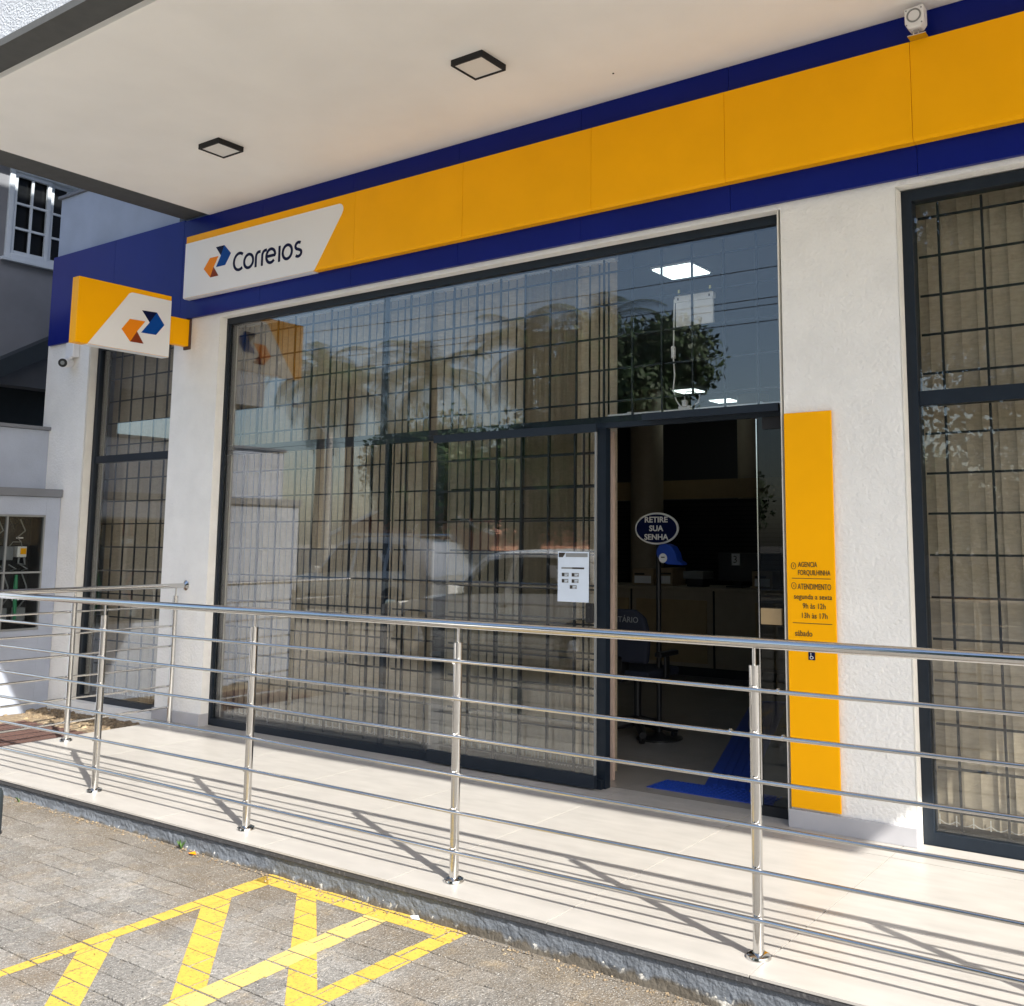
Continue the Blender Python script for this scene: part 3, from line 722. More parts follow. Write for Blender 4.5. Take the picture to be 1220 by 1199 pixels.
px_ = [-7.205 + .0, -5.651, -4.303, -2.938, -1.547, -.16, 1.23, 2.6]
for x in px_[1:]: post(x, YR, (0, -.022))
post(-7.205, YR + .0, (0, -.022)); post(-7.205, 4.03, (-.022, 0)); post(-7.19, 4.83, (-.022, 0))
rr = random.Random(2)
def wav(z, i): return z + .0035 * math.sin(i * 2.1 + z * 9)
tp = [(-7.195, 4.895, ZT)] + [(-7.205, y, ZT + d) for y, d in ((4.4, .0), (3.6, .0))] + [(-7.205 + .05 - .05 * math.cos(R(a)), YR + .05 - .05 * math.sin(R(a)), ZT) for a in range(0, 91, 15)]
tp += [(x, YR, ZT + .0) for x in (-6.5, -5.651, -4.303, -2.938, -1.547, -.16, 1.2, 3.35)]
MB().tube(tp, .0188, 24).build('top_rail', 'steel', hr, smooth=True)
for i, z in enumerate(BZ):
    pts = [(-7.195, 4.80, z)] + [(-7.228, 3.9, z), (-7.228, 3.40, z)]
    MB().tube([(-7.212, 4.83, z), (-7.228, 4.4, wav(z, 1)), (-7.228, 4.03, wav(z, 2)), (-7.228, YR - .02, z)], .0078, 12).build('cross_bar', 'steel', hr, smooth=True)
    pts = [(x, YR - .026, wav(z, k + i)) for k, x in enumerate([-7.232] + px_[1:])] + [(3.35, YR - .026, z)]
    MB().tube(pts, .0078, 12).build('cross_bar', 'steel', hr, smooth=True)
MB().lathe([(.0189, -.02), (.024, -.016), (.040, -.004), (.040, 0)], (-7.195, 4.919, ZT), 24, 'y').build('wall_flange', 'steel', hr, smooth=True)
for x, z in ((-1.445, .905), (-1.63, .75), (-1.43, .75)):
    MB().lathe([(.0079, -.003), (.0112, -.003), (.0112, .003), (.0079, .003)], (x, YR - .026, z), 14, 'x').build('joint_ring', 'steel', hr, smooth=True)

# ------------------------------------------------------------------ boundary wall and meter box on the left
bw = thing('boundary_wall', (-9.3, 4.0, 0), 'grey plastered boundary wall in two tiers with dark caps at the left', 'wall')
B(-9.42, -9.13, 4.79 + .001, 4.916, -.3, 1.80).build('lower_wall', 'parapet', bw)
B(-9.42, -9.13, 2.40, 3.70, -.3, 1.80).build('lower_wall', 'parapet', bw)
B(-9.42, -9.13, 3.701, 4.79, -.3, .63).build('lower_wall', 'parapet', bw); B(-9.42, -9.13, 3.701, 4.79, 1.64, 1.80).build('lower_wall', 'parapet', bw)
B(-9.42, -9.10, 2.38, 4.917, 1.802, 1.875).build('wall_cap', 'neighwall', bw, bevel=.006)
B(-9.70, -9.42, 2.40, 4.935, -.3, 2.43).build('upper_wall', 'parapet', bw)
B(-9.72, -9.39, 2.38, 4.945, 2.432, 2.465).build('wall_cap', 'neighwall', bw, bevel=.004)
mt = thing('meter_box', (-9.2, 4.3, 1.1), 'recessed electricity meter cabinet with clear doors in the boundary wall', 'meter box')
B(-9.40, -9.36, 3.705, 4.785, .635, 1.635).build('back_board', 'black', mt)
for q in ((3.7015, 3.705, .635, 1.635), (4.785, 4.789, .635, 1.635), (3.705, 4.785, .631, .6345), (3.705, 4.785, 1.6355, 1.639)): B(-9.36, -9.158, *q).build('shade_lining', 'black', mt)  # black boards added to put shade on the recess sides
fm = MB()
for y in (3.705, 4.13, 4.455, 4.775): fm.box(-9.155, -9.125, y, y + .014 if y < 4.7 else 4.788, .632, 1.638)
for z in (.632, 1.125, 1.622): fm.box(-9.157, -9.124, 3.72, 4.775, z, z + .016)
fm.build('door_frame', 'greyplastic', mt)
for y0, y1 in ((3.72, 4.13), (4.144, 4.455), (4.469, 4.775)):
    for z0, z1 in ((.648, 1.125), (1.141, 1.622)): B(-9.143, -9.139, y0, y1, z0, z1).build('clear_door', 'clear', mt)
B(-9.36, -9.27, 4.52, 4.60, 1.24, 1.36).build('breaker', 'greyplastic', mt, bevel=.004)
B(-9.36, -9.28, 4.64, 4.72, 1.265, 1.36).build('meter', 'diffuser', mt, bevel=.004)
B(-9.281, -9.277, 4.665, 4.715, 1.29, 1.345).build('meter_label', 'yellow', mt)
MB().tube([(-9.27, 4.56, 1.36), (-9.25, 4.58, 1.40), (-9.25, 4.65, 1.40), (-9.27, 4.67, 1.36)], .004, 6).build('wire', 'greyplastic', mt, smooth=True)
MB().tube([(-9.28, 4.66, 1.265), (-9.26, 4.64, 1.21), (-9.26, 4.70, 1.20), (-9.28, 4.70, 1.265)], .009, 6).build('wire', 'greyplastic', mt, smooth=True)
B(-9.36, -9.28, 4.28, 4.43, 1.36, 1.46).build('breaker', 'greyplastic', mt, bevel=.004)
B(-9.277, -9.274, 4.30, 4.42, 1.385, 1.43).build('meter_label', 'paper', mt)
for dy in (0, .05, .09): MB().tube([(-9.27, 4.33 + dy, 1.62), (-9.25, 4.34 + dy, 1.54), (-9.27, 4.31 + dy, 1.46)], .008, 6).build('wire', 'red', mt, smooth=True)
MB().tube([(-9.27, 4.35, 1.36), (-9.22, 4.42, 1.24), (-9.23, 4.38, 1.17), (-9.26, 4.32, 1.2)], .007, 6).build('wire', 'pink', mt, smooth=True)
MB().tube([(-9.27, 4.64, 1.11), (-9.26, 4.635, .95), (-9.27, 4.65, .72)], [.012, .02, .012], 8).build('wire', 'green', mt, smooth=True)
for k, c in enumerate(('red', 'lblue', 'greyplastic')):
    MB().tube([(-9.27, 4.28 + .05 * k, 1.11), (-9.24, 4.36 + .05 * k, 1.0), (-9.26, 4.30 + .05 * k, .85), (-9.27, 4.33, .66)], .008, 6).build('wire', c, mt, smooth=True)
for k in range(6):
    y = 4.18 + .095 * k; MB().tube([(-9.30, y, 1.60), (-9.26, y + .03, 1.50), (-9.29, y - .02, 1.44), (-9.30, y + .02, 1.40)], .006, 6).build('wire', 'greyplastic' if k % 2 else 'black', mt, smooth=True)
    MB().tube([(-9.30, y + .02, 1.20), (-9.24, y + .06, 1.16), (-9.30, y + .04, 1.145)], .006, 6).build('wire', 'greyplastic', mt, smooth=True)
for y0, z0 in ((4.50, .70), (4.20, .68), (4.66, .70)):
    B(-9.36, -9.29, y0, y0 + .09, z0, z0 + .12).build('breaker', 'greyplastic', mt, bevel=.004)
    MB().tube([(-9.30, y0 + .03, z0 + .12), (-9.25, y0 + .06, z0 + .2), (-9.30, y0 + .09, z0 + .3), (-9.30, y0 + .04, z0 + .42)], .006, 6).build('wire', 'greyplastic', mt, smooth=True)
for z in (1.43, .88): B(-9.36, -9.355, 4.66, 4.72, z, z + .012).build('name_plate', 'white', mt)

# ------------------------------------------------------------------ neighbouring house, upper left
nb = thing('neighbour_house', (-12, 7, 0), 'dark grey rendered house beyond the boundary wall with a pale sash window', 'house')
XN = -12.0
m_ = MB()
m_.box(-16, XN, 3.0, 5.60, 3.2, 9); m_.box(-16, XN, 6.60, 16, 3.2, 9); m_.box(-16, XN, 5.60, 6.60, 5.82, 9); m_.box(-16, XN, 5.60, 6.60, 3.2, 4.68)
m_.build('wall', 'neighwall', nb)
B(-16, XN - .25, 3.0, 16, -.4, 3.2).build('garage_shade_wall', 'darkteal', nb)  # deep shade of the open garage, put into the wall colour
m_ = MB(); m_.prism([(4.6, 2.86), (7.2, 4.48), (7.2, 4.25), (4.6, 2.66)], 'x', XN + .001, XN + .35); m_.build('sloping_canopy', 'darkteal', nb)
m_ = MB(); m_.prism([(5.0, 2.0), (9.0, 3.9), (9, 2.0)], 'x', XN - .24, XN + .02); m_.build('stair_wall', 'darkteal', nb)  # recess below the slope, its shade put into the dark colour
B(-15.5, XN + .74, 2.8, 16, 6.30, 6.45).build('eave', 'neighwall', nb)
B(-15.5, -9.76, 2.45, 4.36, 2.98, 3.75).build('carport_roof', 'neighwall', nb)
B(-9.95, -9.76, 4.24, 4.40, 2.47, 2.979).build('carport_post', 'neighwall', nb)
wf = MB()
for q in ((5.60, 5.66, 4.68, 5.82), (6.54, 6.60, 4.68, 5.82), (5.66, 6.54, 5.73, 5.82), (5.66, 6.54, 4.68, 4.74)): wf.box(XN - .08, XN + .03, *q)
wf = wf.build('window', 'woodwhite', nb, bevel=.006)
def sash(y0, y1, z0, z1, x, cols, zr):
    m_ = MB(); b = .045
    m_.box(x - .04, x, y0, y0 + b, z0, z1); m_.box(x - .04, x, y1 - b, y1, z0, z1); m_.box(x - .04, x + .001, y0 + b, y1 - b, z0, z0 + b); m_.box(x - .04, x + .001, y0 + b, y1 - b, z1 - b, z1)
    for c in cols: m_.box(x - .03, x - .004, c - .014, c + .014, z0 + b, z1 - b)
    for z in zr: m_.box(x - .031, x - .003, y0 + b, y1 - b, z - .014, z + .014)
    m_.build('sash', 'woodwhite', wf, bevel=.003)
sash(5.66, 6.10, 4.74, 5.73, XN, [5.88], [5.06, 5.36])
sash(6.11, 6.54, 4.74, 5.73, XN - .045, [6.325], [5.06, 5.36])
B(XN - .07, XN - .066, 5.66, 6.54, 4.74, 5.73).build('pane', 'carglass', wf)
B(XN, XN + .06, 5.56, 6.64, 4.64, 4.679).build('sill', 'woodwhite', nb, bevel=.004)

# ------------------------------------------------------------------ ground on the left of the porch
dg = thing('drain_grate', (-8.1, 4.2, -.1), 'rusty iron drain grate in the sandy ground left of the porch', 'drain grate')
zz = gz(-8) + .02
B(-8.60, -7.62, 3.35, 4.45, zz - .05, zz - .018).build('frame', 'rust', dg)
for k in range(12):
    x = -8.58 + k * .083
    B(x, x + .045, 3.36, 4.44, zz - .017, zz + .004).build('bar', 'rust', dg, bevel=.003)
def rubble(name, label, cat, spots, m, rr_):
    m_ = MB()
    for (x, y, z, s) in spots:
        k = len(m_.v); pts = []
        for i in range(6):
            a = i * math.pi / 3; pts.append((x + s * math.cos(a) * rr_.uniform(.6, 1.1), y + s * math.sin(a) * rr_.uniform(.6, 1.1), z - s * .2))
        for i in range(6):
            a = i * math.pi / 3 + .2; pts.append((x + s * .6 * math.cos(a) * rr_.uniform(.7, 1.1), y + s * .6 * math.sin(a), z + s * rr_.uniform(.25, .6)))
        m_.v += pts; m_.f.append(tuple(k + 6 + i for i in range(6)))
        for i in range(6): m_.f.append((k + i, k + (i + 1) % 6, k + 6 + (i + 1) % 6, k + 6 + i))
    return tag(m_.build(name, m), label, cat, kind='stuff')
rr = random.Random(11)
sp = [(rr.uniform(-9.1, -7.40), 4.9 - abs(rr.gauss(0, .16)), gz(-8.2) + .005, rr.uniform(.012, .04)) for _ in range(420)]
sp += [(-7.40 - abs(rr.gauss(0, .05)), rr.uniform(3.3, 4.9), gz(-7.4) + .005, rr.uniform(.01, .03)) for _ in range(160)]
rubble('rubble', 'broken mortar and sandy debris along the foot of the left wall', 'debris', sp, 'dirt', rr)
sp = [(rr.uniform(-6.6, -1.4), 3.205 - abs(rr.gauss(0, .035)), 0, rr.uniform(.002, .007)) for _ in range(500)]
sp = [(x, y, gz(x) + .003, s) for x, y, _, s in sp]
rubble('grit', 'loose grit and sand gathered at the foot of the porch plinth', 'grit', sp, 'dirt', rr)
sp = [(x, y, gz(x) + .002, s) for x, y, s in [(rr.uniform(-6.4, -1.6), rr.uniform(1.4, 3.2), rr.uniform(.0012, .0032)) for _ in range(260)]]
rubble('gravel', 'tiny stones and crumbs scattered over the grey pavers', 'gravel', sp, 'matte_black', rr)
# mound of sandy dirt beside the porch
m_ = MB(); n = 24
for i in range(n + 1):
    for j in range(n + 1):
        x = -9.12 + 1.74 * i / n; y = 3.0 + 1.90 * j / n
        ed = min(i, n - i, j, n - j) / 3; h = .024 * min(1, ed) + .012 * mn.noise(Vector((x * 5, y * 5, 1)))
        inside = (-8.63 < x < -7.6 and 3.32 < y < 4.47)
        m_.v.append((x, y, gz(x) - .02 + (0 if inside else h)))
for i in range(n):
    for j in range(n):
        a = i * (n + 1) + j; m_.f.append((a, a + n + 1, a + n + 2, a + 1))
tag(m_.build('bare_soil', 'dirt', None, smooth=True), kind='structure')
def weed(x, y, z, n, h, label):
    m_ = MB(); r_ = random.Random(int(x * 100))
    for _ in range(n):
        a = r_.uniform(0, 6.28); l_ = h * r_.uniform(.5, 1); dx, dy = math.cos(a) * l_ * .6, math.sin(a) * l_ * .6; w_ = .0025
        m_.add([(x - w_ * math.sin(a), y + w_ * math.cos(a), z), (x + w_ * math.sin(a), y - w_ * math.cos(a), z),
                (x + dx * .6 + w_ * math.sin(a), y + dy * .6, z + l_ * .8), (x + dx, y + dy, z + l_ * .95)], [(0, 1, 2), (0, 2, 3)])
    tag(m_.build('weed', 'grass'), label, 'weed', 'weeds at the foot of the plinth')
weed(-4.60, 3.195, gz(-4.6), 16, .05, 'small tuft of grass against the plinth below the second post')
weed(-6.12, 3.17, gz(-6.1), 14, .035, 'short green weed in sandy dirt by the plinth at the left edge')
m_ = MB().add([(-4.50, 3.165, -.102), (-4.475, 3.185, -.094), (-4.445, 3.172, -.102), (-4.47, 3.155, -.098)], [(0, 1, 2, 3)])
tag(m_.build('dry_leaf', 'orange'), 'curled orange dry leaf lying beside the grass tuft', 'leaf')
m_ = MB().add([(-3.05, 3.205, gz(-3) + .004), (-3.01, 3.212, gz(-3) + .012), (-2.985, 3.195, gz(-3) + .004), (-3.02, 3.188, gz(-3) + .002)], [(0, 1, 2, 3)])
tag(m_.build('paper_scrap', 'paper'), 'scrap of pale blue paper at the foot of the plinth', 'litter')
bo = thing('bollard', (-5.547, 2.723, gz(-5.5)), 'low dark grey domed bollard cut by the left edge of the picture', 'bollard')
m_ = MB().lathe([(.06, 0), (.06, .19), (.057, .212), (.047, .228), (.028, .238), (.0, .240)], (-5.605, 2.755, gz(-5.5)), 24); m_.build('shaft', 'darkteal', bo, smooth=True)
MB().lathe([(.064, 0), (.064, .012)], (-5.605, 2.755, gz(-5.5)), 24).build('base', 'black', bo)

# ------------------------------------------------------------------ interior
fl = struct('interior_floor')
B(-9.39, 2.89, 4.985, 13.04, -.3, -.0092).build('slab', 'grout', fl)
xx = [x for x in XJ if x > -7.3 and x < 2.4]
for a, b in zip(xx, xx[1:]):
    for y0, y1 in ((4.986, 5.09), (5.09, 5.92), (5.92, 6.75), (6.75, 7.58), (7.58, 8.41), (8.41, 9.24), (9.24, 10.07)):
        if y0 < 5 and b > -1.5: continue
        B(a + .0009, b - .0009, y0 + .0009, y1 - .0009, -.0088, -.0003).build('tile', 'tile' if y0 < 5 else 'inttile', fl)
tac = thing('tactile_strip', (-2.8, 5.4, 0), 'blue rubber tactile guide strip on the floor inside the doorway', 'tactile paving')
m_ = MB(); m_.prism([(-3.10, 5.20), (-2.31, 5.20), (-2.38, 5.42), (-3.085, 5.42)], 'z', .0002, .004); m_.build('warning_strip', 'tact', tac)
m_ = MB()
for i in range(22):
    for j in range(6):
        x, y = -3.07 + i * .0345, 5.22 + j * .036
        m_.lathe([(.010, 0), (.007, .003)], (x, y, .0041), 6)
m_.build('dome', 'tact', tac); 
m_ = MB(); m_.prism([(-2.836, 5.422), (-2.556, 5.422), (-3.65, 8.6), (-3.93, 8.45)], 'z', .0002, .004); m_.build('guide_strip', 'tact', tac)
m_ = MB()
for k in range(4):
    t0 = -.095 + .06 * k; m_.prism([(-2.70 + t0, 5.45), (-2.675 + t0, 5.45), (-3.77 + t0, 8.45), (-3.795 + t0, 8.45)], 'z', .0042, .0075)
m_.build('guide_rib', 'tact', tac)

ct = thing('service_counter', (-4.5, 9.9, 0), 'long beige service counter across the dark hall', 'counter')
B(-8, -1.0, 9.62, 10.25, .1, .90).build('body', 'counter', ct); B(-8.03, -.97, 9.58, 10.28, .902, .935).build('worktop', 'counter', ct, bevel=.004)
B(-8, -1.0, 9.68, 10.2, .0, .1).build('plinth', 'black', ct)
for x0, x1 in ((-8, -7.3), (-6.9, -5.95), (-5.85, -4.98), (-4.42, -3.5), (-3.3, -2.4)): B(x0, x1, 9.600, 9.619, .14, .80).build('front_panel', 'counter2', ct, bevel=.004)
for x in (-5.92, -4.90, -3.40): B(x - .01, x + .01, 9.612, 9.619, .1, .90).build('joint_strip', 'matte_black', ct)
def carton(x0, x1, z1, label, depth=.2):
    t = thing('carton', ((x0 + x1) / 2, 9.8, .936), label, 'box', 'boxes on the service counter')
    B(x0, x1, 9.72, 9.72 + depth, .936, z1).build('body', 'card', t, bevel=.003)
    B(x0 + .03, x1 - .03, 9.7175, 9.7195, .96, .96 + (z1 - .96) * .5).build('label_sheet', 'white', t)
    B(x0 + .03, x0 + .16, 9.7175, 9.7195, z1 - .07, z1 - .05).build('print', 'ink', t)
def cx9(px_x): return px_x * 9.75 / 7.6
carton(cx9(-4.655), cx9(-4.44), 1.12, 'small carton with a white label at the left end of the visible counter')
carton(cx9(-4.39), cx9(-4.25), 1.13, 'plain tan carton standing behind the ticket pole on the counter', .3)
carton(cx9(-3.51), cx9(-3.33), 1.115, 'small carton with a white label near the glass side light')
mo = thing('monitor', (cx9(-3.73), 9.85, .936), 'black counter monitor with a paper number 3', 'monitor')
B(cx9(-3.86), cx9(-3.48), 9.84, 9.88, 1.0, 1.30).build('screen', 'black', mo, bevel=.005); B(cx9(-3.7) - .04, cx9(-3.7) + .04, 9.88, 9.92, .936, 1.1).build('stand', 'black', mo); B(cx9(-3.7) - .1, cx9(-3.7) + .1, 9.8, 9.98, .936, .95).build('foot', 'black', mo)
B(cx9(-3.735), cx9(-3.66), 9.833, 9.8385, 1.17, 1.295).build('number_card', 'white', mo)
text('3', .11, front(cx9(-3.722), 9.831, 1.195), 'ink', mo, name='numeral')
tr = thing('paper_tray', (cx9(-4.05), 9.75, .936), 'white paper tray on the counter behind the blue ticket dispenser', 'tray')
B(cx9(-4.14), cx9(-3.95), 9.70, 9.95, 1.02, 1.10).build('tray', 'greyplastic', tr, bevel=.004); B(cx9(-4.12), cx9(-3.97), 9.74, 9.9, .936, 1.02).build('leg', 'black', tr)
for i, (x, y, r_, l) in enumerate(((-6.24, 10.5, .2, 'round grey column rising behind the ticket pole'), (-5.28, 11.5, .2, 'round grey column at the right, cut by the dim yellow band'))):
    tag(MB().lathe([(r_, 0), (r_, 3.255)], (x, y, 0), 32).build('round_column', M['counter'], None, smooth=True), l, 'column')
ib = thing('interior_sign_band', (-4.5, 10.9, 2), 'dim yellow band above the dark slatted wall behind the counter', 'sign')
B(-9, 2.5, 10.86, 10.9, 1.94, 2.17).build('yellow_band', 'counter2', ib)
sw = thing('slatted_screen', (-4.5, 10.9, 0), 'black horizontally slatted wall behind the counter', 'screen wall')
B(-9, 2.5, 10.93, 10.96, 0, 1.93).build('backing', 'matte_black', sw)
for k in range(18): B(-9, 2.5, 10.915, 10.929, .95 + k * .053, .985 + k * .053).build('slat', 'black', sw)
st = thing('ticket_sign_stand', (-3.765, 6.5, 0), 'black pole with a blue oval RETIRE SUA SENHA sign', 'sign')
MB().tube([(-3.765, 6.5, .02), (-3.765, 6.5, 1.42)], .019, 12).build('pole', 'black', st, smooth=True)
MB().lathe([(.17, 0), (.17, .012), (.05, .022), (.02, .05)], (-3.765, 6.5, 0), 24).build('base', 'black', st, smooth=True)
m_ = MB(); m_.prism(arc(-3.762, 1.516, .185, .118, 0, 352, 44), 'y', 6.466, 6.478); m_.build('sign_rim', 'diffuser', st)
m_ = MB(); m_.prism(arc(-3.762, 1.516, .172, .105, 0, 352, 44), 'y', 6.462, 6.4655); m_.build('sign_face', 'navy', st)
for s_, z in (('RETIRE', 1.562), ('SUA', 1.498), ('SENHA', 1.434)): text(s_, .058, front(-3.762, 6.4595, z), 'diffuser', st, align='CENTER', sx=1.12, bold=.0015)
td = thing('ticket_dispenser', (-3.64, 6.48, 1.3), 'blue plastic queue ticket dispenser fixed under the oval sign', 'ticket dispenser')
m_ = MB(); m_.prism([(-3.742, 1.36), (-3.715, 1.40), (-3.665, 1.405), (-3.615, 1.385), (-3.585, 1.34), (-3.57, 1.285), (-3.53, 1.262), (-3.535, 1.250), (-3.655, 1.255), (-3.72, 1.285), (-3.745, 1.325)], 'y', 6.43, 6.52)
m_.build('body', 'tact', td, bevel=.01, seg=3)
MB().lathe([(.034, 0), (.034, .003)], (-3.685, 6.425, 1.30), 24, 'y').build('badge', 'white', td)
B(-3.70, -3.67, 6.4235, 6.4248, 1.302, 1.310).build('print', 'ink', td)
# office chair
ch = thing('office_chair', (-3.93, 6.35, 0), 'dark swivel office chair marked PRIORITÁRIO half hidden by the door jamb', 'chair')
m_ = MB(); m_.prism([(-4.15, .56), (-3.70, .56), (-3.68, .75), (-3.72, .88), (-3.80, .935), (-4.05, .935), (-4.13, .88), (-4.17, .75)], 'y', 6.20, 6.26); m_.build('backrest', 'darkfabric', ch, bevel=.02, seg=3)
text('PRIORITÁRIO', .058, front(-4.105, 6.197, .845), 'greyplastic', ch, sx=1.0)
B(-4.15, -3.70, 6.24, 6.70, .44, .50).build('seat', 'darkfabric', ch, bevel=.02, seg=3)
for x in (-4.20, -3.66):
    m_ = MB(); m_.box(x - .03, x + .03, 6.30, 6.56, .60, .635); m_.box(x - .012, x + .012, 6.40, 6.46, .44, .60); m_.build('armrest', 'black', ch, bevel=.01)
MB().tube([(-3.93, 6.47, .10), (-3.93, 6.47, .44)], .028, 12).build('gas_column', 'black', ch, smooth=True)
B(-3.96, -3.90, 6.20, 6.30, .42, .60).build('back_bracket', 'black', ch)
for k in range(5):
    a = R(72 * k + 20); c, s_ = math.cos(a), math.sin(a)
    MB().tube([(-3.93, 6.47, .12), (-3.93 + c * .30, 6.47 + s_ * .30, .065)], [.04, .026], 8).build('foot_arm', 'black', ch, smooth=True)
    MB().lathe([(.028, -.012), (.028, .012)], (-3.93 + c * .27, 6.47 + s_ * .27, .029), 12, 'x').build('castor', 'black', ch, smooth=True)
# LED panels in the hall ceiling
for x0, y0, l in ((-3.34, 5.70, 'lit square ceiling panel seen through the glass above the hanging lamp'), (-5.90, 10.55, 'lit ceiling panel deep in the hall, left of two near the track'), (-5.92, 11.55, 'lit ceiling panel deep in the hall, right of two near the track')):
    t = thing('ceiling_panel_light', (x0, y0, 3.25), l, 'ceiling light', 'lit panels in the hall ceiling')
    B(x0, x0 + .29, y0, y0 + .28, 3.238, 3.246).build('diffuser', 'led', t); B(x0 - .01, x0 + .30, y0 - .01, y0 + .29, 3.247, 3.2595).build('rim', 'white', t)
# hanging emergency lamp with cable
el = thing('hanging_lamp', (-2.73, 5.15, 2.8), 'white rectangular emergency lamp hung on brass hooks with a dangling cable', 'lamp')
B(-2.852, -2.604, 5.14, 5.16, 2.69, 2.835).build('panel', 'white', el, bevel=.003); B(-2.856, -2.598, 5.132, 5.168, 2.836, 2.875).build('header', 'white', el, bevel=.004)
for x in (-2.83, -2.622):
    B(x - .006, x + .006, 5.14, 5.15, 2.88, 2.915).build('hook', 'brass', el)
    B(x - .004, x + .004, 5.129, 5.1315, 2.848, 2.862).build('screw', 'ink', el)
MB().tube([(-2.86, 5.14, 2.86), (-2.862, 5.135, 2.66), (-2.866, 5.135, 2.5), (-2.858, 5.135, 2.40), (-2.868, 5.135, 2.32), (-2.85, 5.135, 2.25), (-2.82, 5.14, 2.205), (-2.80, 5.14, 2.19)], .0042, 8).build('cable', 'white', el, smooth=True)
MB().tube([(-2.79, 5.13, 2.235), (-2.79, 5.13, 2.27), (-2.775, 5.13, 2.295), (-2.73, 5.13, 2.292), (-2.69, 5.13, 2.265), (-2.70, 5.13, 2.225), (-2.75, 5.13, 2.20)], .0035, 8).build('cable', 'white', el, smooth=True)
B(-2.878, -2.856, 5.125, 5.15, 2.50, 2.575).build('inline_plug', 'white', el, bevel=.005); B(-2.805, -2.775, 5.12, 5.15, 2.205, 2.245).build('plug', 'white', el, bevel=.005)
tk = thing('curtain_track', (-2.77, 5.15, 2.18), 'white cable duct running along the top of the doorway behind the glass', 'cable duct')
B(-3.335, -2.14, 5.14, 5.17, 2.176, 2.196).build('duct', 'white', tk, bevel=.002); B(-2.835, -2.755, 5.132, 5.172, 2.178, 2.212).build('socket', 'white', tk, bevel=.003)
for x in (-3.18, -2.32): B(x - .012, x + .012, 5.137, 5.173, 2.174, 2.203).build('clip', 'white', tk, bevel=.002)

